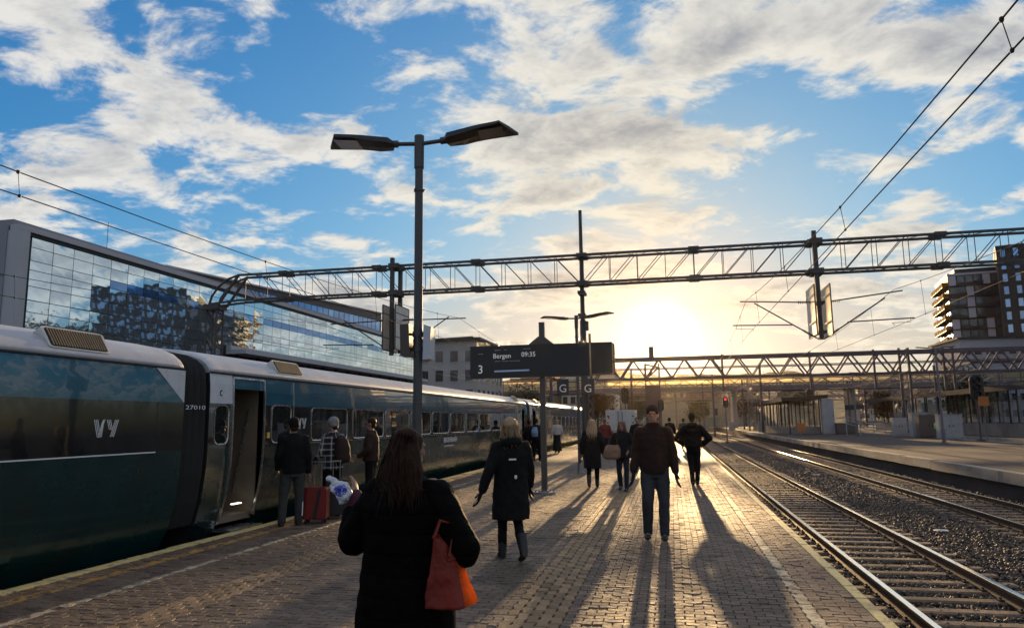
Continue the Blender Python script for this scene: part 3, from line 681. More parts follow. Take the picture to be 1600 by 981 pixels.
b = MB(); b.add([(-4.06,YF,2.79),(-3.22,YF,2.80),(-3.22,YF,2.84),(-4.06,YF,2.83)], [(0,1,2,3)]); b.build('display_strip', m_led2, hb, fix=False)
for x0_, x1_, z_ in ((-4.46,-4.33,3.22),(-4.05,-3.9,3.30),(-3.82,-3.76,3.30),(-3.36,-3.18,3.31),(-4.05,-3.92,3.035),(-3.88,-3.72,3.035),(-3.7,-3.44,3.035)):
    b = MB(); b.add([(x0_,YF,z_),(x1_,YF,z_),(x1_,YF,z_+.022),(x0_,YF,z_+.022)], [(0,1,2,3)]); b.build('display_line', mat('display_dim', (.22,.20,.20), .6), hb, fix=False)
# bird spikes
b = MB()
for k in range(58):
    x_ = -4.6+k*.048
    if abs(x_-sx) > .32: b.tube((x_,sy,3.42),(x_+random.uniform(-.03,.03),sy+random.uniform(-.06,.06),3.53), .0022, n=3, caps=False)
b.build('bird_spikes', m_chrome, t, fix=False)['kind'] = 'stuff'
# sector signs
m_sign = mat('sector_sign_dark', (.03,.03,.035), .5)
for x_, y_, lab in ((-3.42, 23.8, 'dark square sign with white G beside the lamp post'), (-3.42, 31.2, 'dark square sign with white G on the gantry mast')):
    t = tag(empty('sector_sign', (x_, y_, 2.3)), lab, 'sign', 'letter G signs')
    w = .19 if y_ < 25 else .28; z0, z1 = (2.48, 2.98) if y_ < 25 else (2.75, 3.4)
    b = MB(); b.box(x_-w,x_+w,y_-.04,y_+.04,z0,z1)
    if y_ < 25: b.bar((x_+w,y_,z0+.1),(-2.98,y_,z0+.1), .03); b.bar((x_+w,y_,z1-.1),(-2.98,y_,z1-.1), .03)
    else: b.box(x_-.03,x_+.03,y_+.04,y_+.55,z0+.2,z1-.2)
    b.build('panel', m_sign, t)
    lettering('G', (z1-z0)*.72, (x_, y_-.044, z0+.08), (1,0,0), (0,0,1), m_letter, t, center=True)
# white box trailer on the platform
m_tw = mat('trailer_white', (.55,.53,.50), .5, var=.1, vscale=2, warm=(.42,.39,.36))
t = tag(empty('box_trailer', (-3.1, 46, 0)), 'white double-door box trailer standing on the platform', 'trailer')
b = MB(); b.box(-4.0,-2.2,46,48.6,.72,2.28); b.build('box', m_tw, t)
for x0_, x1_ in ((-3.95,-3.13),(-3.08,-2.25)):
    b = MB(); b.box(x0_,x1_,45.96,46.0,.78,2.22); d = b.build('door', m_tw, t)
    b = MB(); xx = x1_-.1 if x0_ < -3.5 else x0_+.1
    b.bar((xx,45.93,.8),(xx,45.93,2.2), .03)
    for zz in (1.1, 1.5, 1.9): b.box(x0_+.03 if x0_ < -3.5 else x1_-.15, x0_+.15 if x0_ < -3.5 else x1_-.03, 45.94, 45.97, zz-.03, zz+.03)
    b.build('latch', m_under, d)
b = MB(); b.box(-3.86,-3.76,45.945,45.962,1.75,1.95); b.build('warning_sticker', mat('sticker_red', (.45,.05,.04), .5), t)
b = MB(); b.box(-3.9,-2.3,46.1,48.5,.42,.72); b.build('chassis', m_under, t)
for x_ in (-3.85,-2.35):
    for y_ in (46.5, 48.0):
        b = MB(); b.tube((x_-.1,y_,.28),(x_+.1,y_,.28), .28, n=18); b.build('wheel', m_black, t)

# ================================================================== GANTRIES, MASTS AND WIRES
m_steel = mat('gantry_steel', (.075,.068,.066), .6, .35, var=.25, vscale=3, bump=.002, bscale=40)
m_steel2 = mat('gantry_painted', (.10,.075,.085), .6, .25, var=.25, vscale=2)
m_shield = mat('shield_plate', (.55,.53,.50), .5, .3, var=.15, vscale=3, warm=(.42,.40,.36))
m_insul = mat('insulator_brown', (.07,.03,.022), .3, var=.1)
m_wire = mat('wire_copper_dark', (.035,.03,.028), .6, .5, var=.1)
def lattice_mast(b, x, y, z0, z1, w, p=.75, leg=.07, br=.035):
    for sx in (-1, 1):
        for sy_ in (-1, 1): b.bar((x+sx*w/2,y+sy_*w/2,z0),(x+sx*w/2,y+sy_*w/2,z1), leg)
    z = z0; k = 0
    while z < z1-.05:
        zn = min(z+p, z1); s_ = 1 if k % 2 else -1
        for q in (-1, 1):
            b.bar((x-s_*w/2,y+q*w/2,z),(x+s_*w/2,y+q*w/2,zn), br); b.bar((x+q*w/2,y-s_*w/2,z),(x+q*w/2,y+s_*w/2,zn), br)
        z = zn; k += 1
Y1, ZB, ZT = 32.0, 7.62, 8.86
g1 = tag(empty('catenary_gantry', (-3.65, Y1, 0)), 'lattice gantry spanning all tracks overhead, nearest of the gantries', 'gantry')
ya, yb = Y1-.36, Y1+.36
XE0, XE1 = -20.4, 25.0
for nm, z in (('top_chord', ZT), ('bottom_chord', ZB)):
    for yy in (ya, yb):
        b = MB(); b.bar((XE0, yy, z), (XE1, yy, z), .10, .10)
        for k in np.arange(XE0+2.4, XE1, 4.8): b.box(k-.22, k+.22, yy-.075, yy+.075, z-.085, z+.085)
        b.build(nm, m_steel, g1)
PP = 1.2; k = 0
for x in np.arange(XE0, XE1-.5, PP):
    lean = 1 if x > -3.65 else -1
    for yy in (ya, yb):
        b = MB(); b.tube((x,yy,ZB),(x,yy,ZT), .016, n=5); b.build('strut', m_steel, g1, fix=False)
        b = MB(); a, c_ = ((x,yy,ZB),(x+PP*.92,yy,ZT)) if lean > 0 else ((x,yy,ZT),(x+PP*.92,yy,ZB)); b.tube(a, c_, .018, n=5); b.build('brace', m_steel, g1, fix=False)
b = MB()
for i, x in enumerate(np.arange(XE0, XE1-.5, PP/2)):
    q = 1 if i % 2 else -1
    for z in (ZT, ZB): b.tube((x,Y1-q*.36,z),(x+PP/2,Y1+q*.36,z), .013, n=4, caps=False)
b.build('lacing', m_steel, g1, fix=False)['kind'] = 'stuff'
# left portal end on a lattice mast
b = MB(); lattice_mast(b, -21.8, Y1, -.8, 7.3, .55); b.box(-22.2,-21.4,Y1-.4,Y1+.4,7.25,7.5); b.build('lattice_mast', m_steel, g1)
b = MB()
for yy in (ya, yb):
    b.path([(-21.9,yy,7.45),(-21.75,yy,7.9),(-21.4,yy,8.35),(-20.9,yy,8.7),(-20.35,yy,ZT)], .055, 6); b.bar((-21.4,yy,7.45),(-20.35,yy,ZT), .10); b.bar((-21.9,yy,7.5),(-20.3,yy,ZB), .09)
b.build('portal_knee', m_steel, g1)
# slim mast standing on the platform
b = MB(); xm = -3.65; b.tube((xm,Y1,0),(xm,Y1,6.0), .17, .13, 10); b.tube((xm,Y1,6.0),(xm,Y1,10.98), .10, .075, 10)
for z in (5.0, 6.2, 7.2, 7.62, 8.86): b.box(xm-.16,xm+.16,Y1-.42,Y1+.42,z-.06,z+.06)
b.box(xm+.08,xm+.24,Y1-.15,Y1+.15,5.55,5.95); b.build('platform_mast', m_steel, g1)
b = MB(); b.bar((xm+.35,Y1,0),(xm+.28,Y1,5.4), .10, .10, up=(0,1,0)); b.build('cable_duct', m_steel, g1)
b = MB(); b.bar((24.6,Y1,-.2),(24.6,Y1,9.2), .35, .35, up=(0,1,0)); b.build('far_mast', m_steel, g1)
def drop_post(xd, ztop, zbot, arms, plate_on=True):
    b = MB()
    for k, yy in enumerate((ya+.02, yb-.02)):
        b.bar((xd+(.07 if k else -.07),yy,zbot+.15*k),(xd+(.07 if k else -.07),yy,ztop-.2*k), .17, .17, up=(0,1,0))
    b.box(xd-.24,xd+.24,ya-.1,yb+.1,ZT-.1,ZT+.12); b.box(xd-.22,xd+.22,ya-.1,yb+.1,ZB-.12,ZB+.1)
    for z in (6.3, 5.1): b.box(xd-.17,xd+.17,ya-.05,yb+.05,z-.05,z+.05)
    p_ = b.build('drop_post', m_steel, g1)
    if plate_on:
        for sx_ in (-.30, .30):
            b = MB(); b.box(xd+sx_-.015,xd+sx_+.015,Y1-.85,Y1+.85,4.95,6.95); o = b.build('shield_plate', m_shield, g1)
            b = MB()
            for yy in (Y1-.87, Y1+.87): b.bar((xd+sx_,yy,4.93),(xd+sx_,yy,6.97), .05)
            for zz in (4.93, 5.5, 6.6, 6.97): b.bar((xd+sx_,Y1-.87,zz),(xd+sx_,Y1+.87,zz), .045)
            b.build('frame', m_steel, o)
    for sg, xt, zt, xw, zl in arms:      # tip of the top tube, wire position, registration arm height
        b = MB(); yy = Y1+.05*sg
        b.tube((xd+sg*.3,yy,6.36),(xt,yy,zt), .028, n=8); b.tube((xd+sg*.1,yy,4.82),(xd+sg*2.55,yy,6.43), .028, n=8)
        xs = xd+sg*1.45; zs = 4.82+1.61*(1.35/2.45)
        b.tube((xd+sg*1.05,yy,zl-.05),(xt+sg*.35,yy,zl+.02), .026, n=8)
        b.tube((xt+sg*.2,yy,zl),(xt+sg*.2,yy,zl-.14), .012, n=5); b.path([(xt+sg*.2,yy,zl-.14),(xt-sg*.5,yy,zl-.16),(xw-sg*.05,yy,zl-.25)], .012, 5)
        b.build('cantilever', m_steel, g1)
        b = MB()
        for (a, c_) in (((xd+sg*.35,yy,6.36),(xd+sg*.85,yy,6.38)), ((xd+sg*.35,yy,4.98),(xd+sg*.72,yy,5.23))):
            a, c_ = Vector(a), Vector(c_)
            for k in range(7): p0 = a+(c_-a)*k/7; b.tube(p0, p0+(c_-a)/16, .062, .05, 8)
        b.build('insulator', m_insul, g1)
drop_post(6.12, 9.3, 4.78, [(-1, 3.0, 6.52, 3.4, 5.50), (1, 9.35, 6.70, 9.0, 5.55)])
drop_post(-12.35, 9.25, 4.70, [(1, -9.0, 6.33, -9.3, 5.45), (-1, -15.6, 6.3, -15.9, 5.30)])
# ---- wires
def wire(name, label, pts, r, grp):
    t = MB(); t.path(pts, r, 5); o = t.build(name, m_wire, fix=False); return tag(o, label, 'wire', grp)
def catenary(xs, tname, spans, r=.010):
    """spans: (y0, x0, zm0, zc0, y1, x1, zm1, zc1, sag)"""
    mp, cp, dr = [], [], []
    for (y0, x0, zm0, zc0, y1, x1, zm1, zc1, sag) in spans:
        for k in range(17):
            f = k/16; y = y0+(y1-y0)*f; x = x0+(x1-x0)*f
            mp.append((x, y, zm0+(zm1-zm0)*f-4*sag*f*(1-f))); cp.append((x+.06, y, zc0+(zc1-zc0)*f))
        nd = max(2, int((y1-y0)/6.5))
        for k in range(nd):
            f = (k+.5)/nd; y = y0+(y1-y0)*f; x = x0+(x1-x0)*f
            dr.append(((x, y, zm0+(zm1-zm0)*f-4*sag*f*(1-f)), (x+.06, y, zc0+(zc1-zc0)*f)))
    def uniq(p): return [q for i, q in enumerate(p) if i == 0 or abs(q[1]-p[i-1][1]) > .01]
    m = wire('messenger_wire', 'upper sagging wire over %s' % tname, uniq(mp), r, 'overhead wires')
    wire('contact_wire', 'lower taut wire over %s' % tname, uniq(cp), r, 'overhead wires')
    for a, c_ in dr:
        b = MB(); b.tube(a, c_, r*.55, n=4, caps=False); b.ell(a, (.025,.03,.035), n=6, m=4); b.ell(c_, (.022,.03,.03), n=6, m=4); b.build('dropper', m_wire, m, fix=False)
catenary(0, 'the nearest track', [(-24, 3.3, 6.6, 4.95, 32, 3.27, 6.58, 5.20, 1.19), (32, 3.27, 6.58, 5.20, 85, 3.6, 6.6, 5.1, 1.05), (85, 3.6, 6.6, 5.1, 138, 3.3, 6.6, 5.1, 1.0)], .0105)
catenary(0, 'the second track', [(-24, 8.0, 6.6, 5.0, 32, 9.0, 6.74, 5.28, 1.15), (32, 9.0, 6.74, 5.28, 85, 7.7, 6.6, 5.1, 1.05), (85, 7.7, 6.6, 5.1, 138, 8.1, 6.6, 5.1, 1.0)], .0105)
catenary(0, 'the green train', [(-22, -8.5, 6.4, 4.5, 32, -9.3, 6.34, 5.15, 1.16), (32, -9.3, 6.34, 5.15, 85, -8.3, 6.5, 5.1, 1.05), (85, -8.3, 6.5, 5.1, 138, -8.5, 6.5, 5.1, 1.0)], .0095)
catenary(0, 'the hidden track behind the train', [(-22, -16.2, 6.4, 4.5, 32, -15.9, 6.3, 5.0, 1.1), (32, -15.9, 6.3, 5.0, 85, -16, 6.5, 5.1, 1.05)], .009)
catenary(0, 'the track between the far platforms', [(20, 22.3, 6.4, 5.0, 70, 22.3, 6.5, 5.1, 1.0), (70, 22.3, 6.5, 5.1, 125, 22.5, 6.5, 5.1, 1.0)], .012)

# ---- second, heavier truss gantry
Y2 = 85.0
g2 = tag(empty('truss_gantry', (-2.0, Y2, 0)), 'heavy zigzag truss gantry crossing in front of the sun glow', 'gantry')
for yy, nm in ((Y2, ''), (Y2+2.0, '')):
    for z, w in ((8.55, .34), (6.30, .22)):
        b = MB(); b.bar((-8.5,yy,z),(52,yy,z), .2, w); b.build('chord', m_steel2, g2)
    b = MB(); b.bar((-8.5,yy,7.45),(52,yy,7.45), .08, .1); b.build('mid_rail', m_steel2, g2)
    x = -8.5
    while x < 51:
        for a, c_ in (((x,yy,6.35),(x+1.45,yy,8.5)), ((x+1.45,yy,8.5),(x+2.9,yy,6.35))):
            b = MB(); b.bar(a, c_, .16, .16, up=(0,1,0)); b.build('brace', m_steel2, g2, fix=False)
        x += 2.9
for x in np.arange(-8.5, 52, 2.9):
    for zz in (8.55, 6.3): b = MB(); b.bar((x,Y2,zz),(x,Y2+2,zz), .1); b.build('cross_tie', m_steel2, g2)
b = MB(); lattice_mast(b, -2.0, Y2+1, -.2, 8.0, 1.55, 1.3, .16, .09); b.box(-2.75,-1.25,Y2+.2,Y2+.24,0.2,5.6); b.box(-2.3,-1.75,Y2+.6,Y2+1.2,8.7,10.0); b.build('tower', m_steel2, g2)
for xp in (24.6, 28.9, 47):
    b = MB()
    for q in (-.45, .45): b.bar((xp+q,Y2+1,-.9),(xp+q,Y2+1,9.0), .22, .22, up=(0,1,0))
    for z in np.arange(0, 9, 1.2): b.bar((xp-.45,Y2+1,z),(xp+.45,Y2+1,z+.6), .07)
    b.build('column', m_steel2, g2)
for xp in (5.75, 15.0, 21.5):
    b = MB(); b.bar((xp,Y2+.6,4.7),(xp,Y2+.6,8.9), .2, .2, up=(0,1,0))
    for sg in (-1, 1): b.tube((xp,Y2+.6,4.9),(xp+sg*2.3,Y2+.6,6.4), .04, n=6); b.tube((xp,Y2+.6,6.35),(xp+sg*2.6,Y2+.6,6.5), .04, n=6); b.tube((xp+sg*.9,Y2+.6,5.4),(xp+sg*2.8,Y2+.6,5.5), .035, n=6)
    b.build('drop_post', m_steel2, g2)
# further gantries down the line, lighter lattice
m_steel3 = mat('gantry_galvanised', (.20,.165,.15), .5, .3, var=.2)
def light_gantry(y, x0, x1, zb, h, pan, label, legs):
    t = tag(empty('catenary_gantry', (legs[0], y, 0)), label, 'gantry', 'gantries far down the line')
    for yy in (y, y+.8):
        for zz in (zb, zb+h): b = MB(); b.bar((x0,yy,zz),(x1,yy,zz), .12); b.build('chord', m_steel3, t)
        x = x0; k = 0
        while x < x1-.1:
            b = MB(); b.bar((x,yy,zb if k % 2 else zb+h),(x+pan,yy,zb+h if k % 2 else zb), .10, .10, up=(0,1,0)); b.build('brace', m_steel3, t, fix=False); x += pan; k += 1
    for xl in legs:
        b = MB(); lattice_mast(b, xl, y+.4, -.9, zb+h+.3, .6, 1.2, .12, .07); b.build('mast', m_steel3, t)
light_gantry(112, -14, 44, 6.4, 1.0, 1.6, 'pale lattice gantry behind the heavy truss', (-12, 11.2, 32))
light_gantry(196, -20, 62, 7.0, 2.2, 2.6, 'far pale zigzag truss below the bridge', (-16, 20, 58))
light_gantry(255, -24, 70, 7.4, 1.5, 2.0, 'farthest lattice gantry, faint in the glare', (-20, 16, 60))
light_gantry(132, -18, 60, 6.6, 1.1, 1.7, 'lattice gantry just before the road bridge', (-15, 18, 36))
light_gantry(172, -20, 64, 6.2, 1.2, 1.8, 'lattice gantry just behind the road bridge', (-17, 10.5, 40))
light_gantry(225, -24, 66, 6.8, 1.4, 2.0, 'distant lattice gantry between the far truss and the farthest one', (-21, 24, 62))
# catenary masts
b0 = tag(empty('catenary_mast', (0,0,0)), '', 'mast')
q = MB(); q.bar((0,0,-.9),(0,0,8.2), .26, .22, up=(0,1,0)); q.build('mast', m_steel2, b0)
q = MB(); q.tube((0,0,6.3),(2.9,0,6.5), .035, n=6); q.tube((0,0,4.9),(2.2,0,6.4), .035, n=6); q.tube((.9,0,5.45),(3.2,0,5.5), .03, n=6); q.build('cantilever', m_steel2, b0)
q = MB()
for k in range(6): q.tube((.25+k*.07,0,6.32),(.29+k*.07,0,6.32), .06, n=8)
q.build('insulator', m_insul, b0)
MAST = [(-11.2,70,0,'catenary mast past the end of the train'),(11.6,128,1,'catenary mast at the shelter end of the opposite platform'),(5.6,138,1,'tall mast between the tracks beyond the heavy truss'),
        (-6.2,120,0,'catenary mast past the end of the paved platform'),(18.5,150,0,'mast beside the road bridge pier'),(30.5,140,1,'mast behind the long shelter roof'),(13.6,175,1,'mast just past the road bridge'),(-3.5,170,0,'mast in the sun glare beyond the bridge'),
        (33.2,104,0,'mast on the third platform'),(38,160,1,'mast at the outer yard tracks'),(1.2,205,0,'small distant mast beyond the bridge between the diverging tracks'),(26,210,1,'small distant mast right of the diverging tracks'),(40.5,84,0,'mast beside the heavy truss column at the outer yard'),(34.5,70,1,'mast behind the long shelter near its middle'),(10.9,96,0,'mast between the tracks and the small shelter'),(-4.9,96,1,'mast in front of the glow beyond the end of the platform'),(6.0,112,0,'mast between the near tracks at the pale lattice gantry'),(46,118,0,'mast in the outer yard before the trees'),(20.9,118,1,'mast at the far end of the opposite platform')]
for i, (x, y, fl, lab) in enumerate(MAST):
    o = b0 if i == 0 else copy_tree(b0); o.location = (x, y, 0); o.rotation_euler.z = R(180) if fl else 0; tag(o, lab, 'mast', 'catenary masts')
# ---- signals
m_sigk = mat('signal_black', (.015,.015,.016), .55); m_red = emit('signal_red_lamp', (1.0,.03,.04), 2.2); m_or = mat('sign_orange', (.40,.12,.02), .5, var=.1)
m_grn = mat('marker_green', (.25,.5,.12), .5)
def signal(x, y, zc, label, lit, hgt=1.0, foot=-.02, w=.26):
    t = tag(empty('railway_signal', (x, y, foot)), label, 'signal', 'railway signals')
    b = MB(); b.tube((x,y,foot),(x,y,zc+.2), .06, n=8); b.box(x-.2,x+.2,y-.2,y+.2,foot,foot+.12); b.build('post', m_steel2, t)
    b = MB(); b.prism([(w*math.cos(a), hgt/2-w+w*math.sin(a)) for a in np.linspace(0, math.pi, 9)]+[(-w*math.cos(a), -hgt/2+w-w*math.sin(a)) for a in np.linspace(0, math.pi, 9)], lambda u, v, q_: (x+u, y+q_, zc+v), -.16, -.05); hd = b.build('head', m_sigk, t)
    for k, dz_ in enumerate((.28, 0, -.28)):
        b = MB(); b.tube((x,y-.16,zc+dz_*hgt),(x,y-.36,zc+dz_*hgt+.0), .10*hgt, .115*hgt, 12, caps=False); b.tube((x,y-.17,zc+dz_*hgt),(x,y-.175,zc+dz_*hgt), .085*hgt, n=12, mi=1)
        b.build('hood', [m_sigk, m_red if (lit and k == 0) else m_sigk], hd, fix=False)
signal(5.7, 83.0, 3.45, 'black signal with a red light beside the tracks', True, 1.15, -.85, .27)
signal(20.0, 55.0, 3.55, 'large round-topped black signal in front of the long shelter', False, 1.7, 0, .42)
signal(16.2, 94, 4.4, 'black signal on the opposite platform above the small shelter', False, 1.5, 0, .36)
signal(-3.6, 60, 3.6, 'dark signal beyond the white box trailer', False, 1.3, 0, .3)
signal(-.9, 66, 2.9, 'low dark signal behind the man in the beanie', False, 1.0, 0, .26)
for x, y, z, lab in ((9.9, 62, .62, 'small orange marker sign at the edge of the opposite platform'), (20.0, 54.0, 2.3, 'orange square sign on a thin pole by the large signal')):
    t = tag(empty('marker_sign', (x, y, 0)), lab, 'sign'); b = MB(); b.tube((x,y,-.4),(x,y,z+.4), .03, n=6); b.build('post', m_post2, t); b = MB(); b.box(x-.30,x+.30,y-.06,y-.03,z,z+.62); b.build('panel', m_or, t)
t = tag(empty('marker_post', (20.1, 63.5, 0)), 'short post with a pale green top beside the pale cabinets', 'marker post'); b = MB(); b.tube((20.1,63.5,0),(20.1,63.5,.9), .06, n=8); b.build('post', m_post2, t); b = MB(); b.loft([[(20.1+r_*math.cos(a),63.5+r_*math.sin(a),z) for a in np.linspace(0,5.5,8)] for z, r_ in ((.7,.2),(1.05,.24),(1.2,.12))]); b.build('cap', m_grn, t)

# ================================================================== SHELTERS AND CABINETS ON THE FAR PLATFORMS
m_can = mat('canopy_brown', (.032,.020,.019), .75, .0, var=.2, vscale=1.5); m_sglass = mat('shelter_glass', (.85,.88,.88), .02, var=.04, vscale=1.0, trans=1.0, spec=.4)
m_swall = mat('shelter_wall', (.21,.18,.16), .8, var=.25, vscale=1.0, warm=(.14,.11,.10))
def shelter(x0, x1, y0, y1, z0, zr, slope, label, post_step, wall_h):
    t = tag(empty('platform_shelter', ((x0+x1)/2, y0, z0)), label, 'shelter', 'shelters on the far platforms')
    b = MB(); b.prism([(x0-.7,zr+.32),(x0-.7,zr),(x1+.7,zr+slope),(x1+.7,zr+slope+.32)], lambda u, w, q: (u, q, w), y0-1, y1+1); rf = b.build('roof', m_can, t)
    b = MB(); b.box(x0-.75,x0-.68,y0-1.05,y1+1.05,zr-.05,zr+.40); b.build('fascia', m_can, rf)
    b = MB(); b.box(x0,x0+.14,y0,y1,z0,z0+wall_h); b.box(x1-.14,x1,y0,y1,z0,z0+wall_h); b.box(x0+.15,x1-.15,y0,y0+.14,z0,z0+wall_h); b.build('wall', m_swall, t)
    ys = np.arange(y0, y1+.01, post_step)
    for y in ys:
        for x in (x0+.07, x1-.07):
            b = MB(); b.bar((x,y,z0),(x,y,zr+.1+(slope if x > x0+1 else 0)), .11, .11, up=(0,1,0)); b.build('post', m_can, t, fix=False)
    for ya_, yb_ in zip(ys[:-1], ys[1:]):
        for x in (x1-.07,):
            b = MB(); b.box(x-.01,x+.01,ya_+.09,yb_-.09,z0+wall_h+.02,zr-.25); b.build('pane', m_sglass, t, fix=False)
shelter(12.2, 15.4, 84, 118, 0, 3.5, .25, 'smaller platform shelter with dark roof and many thin posts', 3.1, .75)
shelter(26.2, 30.2, 50, 106, 0, 3.65, .35, 'long platform shelter with brown roof at the far platform', 4.0, 1.05)
m_cab = mat('cabinet_grey', (.34,.33,.34), .5, var=.12, vscale=3, warm=(.27,.25,.23)); m_cabd = mat('cabinet_brown', (.12,.085,.07), .65, var=.2)
def cabinet(x, y, w, d, h, m, label, doors=2):
    t = tag(empty('utility_cabinet', (x, y, 0)), label, 'cabinet', 'utility cabinets at the platform edge')
    b = MB(); b.box(x-w/2,x+w/2,y,y+d,.06,h); b.box(x-w/2-.04,x+w/2+.04,y-.04,y+d+.04,h,h+.06); b.box(x-w/2+.04,x+w/2-.04,y+.04,y+d-.04,-.02,.06); b.build('body', m, t)
    for k in range(doors):
        a = x-w/2+w*k/doors+.03; c_ = x-w/2+w*(k+1)/doors-.03
        b = MB(); b.box(a,c_,y-.025,y,.12,h-.06); dd = b.build('door', m, t); b = MB(); b.box(c_-.13 if k == 0 else a+.08, c_-.08 if k == 0 else a+.13, y-.05,y-.025,h*.5,h*.5+.16); b.build('handle', m_sigk, dd)
cabinet(19.35, 70.2, 1.05, .9, 1.55, m_cab, 'short pale cabinet beside the tall pale cabinet')
cabinet(20.05, 67.2, 1.25, 1.0, 1.95, m_cab, 'tall pale two-door cabinet left of the brown one')
cabinet(20.1, 65.0, 1.6, .9, 1.75, m_cabd, 'brown cabinet between the pale ones')
cabinet(20.0, 60.2, 1.55, .8, 1.75, m_cab, 'wide pale cabinet right of the brown one')
cabinet(16.0, 83.0, 1.2, .8, 3.6, m_cab, 'tall grey concrete pillar cabinet beside the small shelter', 1)
cabinet(17.6, 82.0, 2.0, 1.0, 1.05, m_cabd, 'low dark box with pale lid next to the pillar cabinet', 1)
cabinet(8.9, 118, .9, .7, 1.2, m_cab, 'small pale cabinet near the signal, far along the opposite platform', 1)
cabinet(11.2, 100, .9, .7, 1.3, m_cab, 'small pale cabinet before the smaller shelter', 1)
# stair railing
t = tag(empty('stair_railing', (19.0, 76, 0)), 'pale stepped stair railing beside the cabinets', 'railing')
for k in range(3):
    z = .35+.32*k; b = MB(); b.path([(16.2,76,z+.75),(17.0,76,z+.55),(18.0,76,z+.15),(19.6,76,z-.05)], .045, 6); b.build('rail', m_cab, t)
for x, z in ((16.2,1.75),(17.4,1.35),(18.6,1.0),(19.6,.95)): b = MB(); b.bar((x,76,-.02),(x,76,z), .07); b.build('post', m_cab, t)

# ================================================================== GLASS OFFICE ON THE LEFT
m_gl = mat('mirror_glazing', (.56,.68,.76), .02, .88, var=.05, vscale=.3, rand=.10, spec=.8, wave=.0022)
m_gl2 = mat('spandrel_glazing', (.12,.26,.52), .05, .8, var=.05, rand=.2, spec=.8, wave=.003)
m_mul = mat('mullion_dark', (.035,.04,.045), .5, .4); m_wc = mat('office_white_cladding', (.42,.42,.45), .55, var=.08, vscale=.7); m_lilac = mat('office_end_cladding', (.24,.24,.28), .6, var=.1, vscale=.6)
off = tag(empty('glass_office', (-32, 60, -1)), 'long glass office with mirror facade behind the train', 'building')
OX, OY0, OY1 = -32.0, 31.1, 90.0; PW = 1.4
ROWS = [(10.86,11.55,0),(10.17,10.86,0),(9.68,10.17,1),(8.84,9.68,0),(8.12,8.84,0),(7.50,8.12,0)]
LOW = [(6.95,7.50,0),(6.10,6.95,0),(5.40,6.10,0)]
b = MB(); b.box(OX-16, OX-.10, 30.2, OY1, -1, 11.5); b.build('core', m_lilac, off)
b = MB(); b.box(OX-.4, OX+.25, 30.15, OY1+.4, 11.56, 11.84); b.build('cornice', m_wc, off); b = MB(); b.box(OX-.3, OX+.12, 30.4, OY1+.2, 11.40, 11.56); b.build('shadow_gap', m_mul, off)
b = MB(); b.box(OX-.5, OX+.25, 30.15, 30.75, -1, 11.555); b.build('end_pier', m_wc, off)
b = MB(); b.box(OX-16, OX-.5, 30.10, 30.2, -1, 11.9); b.build('end_wall', m_lilac, off)
for z in (3.2, 6.2, 9.2): b = MB(); b.box(OX-16, OX-.5, 30.085, 30.1, z, z+.03); b.build('cladding_joint', m_mul, off)
b = MB(); b.box(OX-15.8, OX-.5, 30.4, OY1, 11.9, 12.2); b.build('roof_deck', m_lilac, off)
ncol = int((OY1-OY0)/PW); pc = {}
for ci in range(ncol):
    y = OY0+PW*(ci+.5)
    for ri, (z0, z1, kd) in enumerate(ROWS+(LOW if y < 48.5 else [])):
        kind = 1 if (kd and (ri != 2 or ci > 3) and random.random() < (.85 if ri == 2 else .5)) else 0
        key = (ri, kind)
        if key not in pc: q = MB(); q.box(-.03,0,-PW/2+.017,PW/2-.017,-(z1-z0)/2+.017,(z1-z0)/2-.017); pc[key] = q.mesh('pane', m_gl2 if kind else m_gl)
        put('pane', pc[key], off, (OX-off.location.x+random.gauss(0,.001), y-off.location.y, (z0+z1)/2-off.location.z), (0, random.gauss(0,.004), random.gauss(0,.005)))
b = MB(); b.box(OX-.099, OX-.035, OY0-.3, OY1, 5.4, 11.41); b.build('mullion_frame', m_mul, off)
b = MB(); b.box(OX-.2, OX+.35, 48.6, OY1+.3, 7.18, 7.48); b.box(OX-.2, OX+1.6, 48.6, OY1+.3, 6.85, 7.17); wb = b.build('canopy_band', m_wc, off)
b = MB(); b.box(OX-.15, OX-.05, 48.6, OY1, 2, 6.85); b.build('lower_glazing', m_gl, off)
for y in np.arange(49.6, 88, 2.8): b = MB(); b.box(OX+.2, OX+.4, y-.1, y+.1, -1, 6.86); b.build('column', m_mul, off)
# upper storey with sloping roof, dark fascia and a strip of blue windows
b = MB(); X0, X1, ya_, yb_ = -46, -34.0, 43.9, 83.2
b.add([(X0,ya_,11.9),(X1,ya_,11.9),(X1,yb_,11.9),(X0,yb_,11.9),(X0,ya_,12.60),(X1,ya_,12.60),(X1,yb_,14.85),(X0,yb_,14.85)], [(3,2,1,0),(4,5,6,7),(0,1,5,4),(1,2,6,5),(2,3,7,6),(3,0,4,7)]); up_ = b.build('upper_storey', mat('upper_fascia', (.07,.06,.06), .6, var=.15), off)
NU = 30
for k in range(NU):
    y0_ = ya_+1.5+(yb_-ya_-2)*k/NU; y1_ = ya_+1.5+(yb_-ya_-2)*(k+1)/NU; zt = lambda y: 12.6+2.25*(y-ya_)/(yb_-ya_)-.25-.75*(y-ya_)/(yb_-ya_)
    b = MB(); b.prism([(y0_+.06,12.0),(y1_-.06,12.0),(y1_-.06,max(12.2, zt(y1_))),(y0_+.06,max(12.2, zt(y0_)))], lambda u, w, q: (q, u, w), X1, X1+.03); b.build('window', m_gl2, off)
b = MB(); b.bar((X1+.05,ya_,12.64),(X1+.05,yb_+.3,14.9), .3, .12); b.build('roof_edge', m_wc, off)
b = MB(); b.tube((-34,38.5,12),(-34,38.5,14.3), .02, n=4); b.build('aerial', m_mul, off)

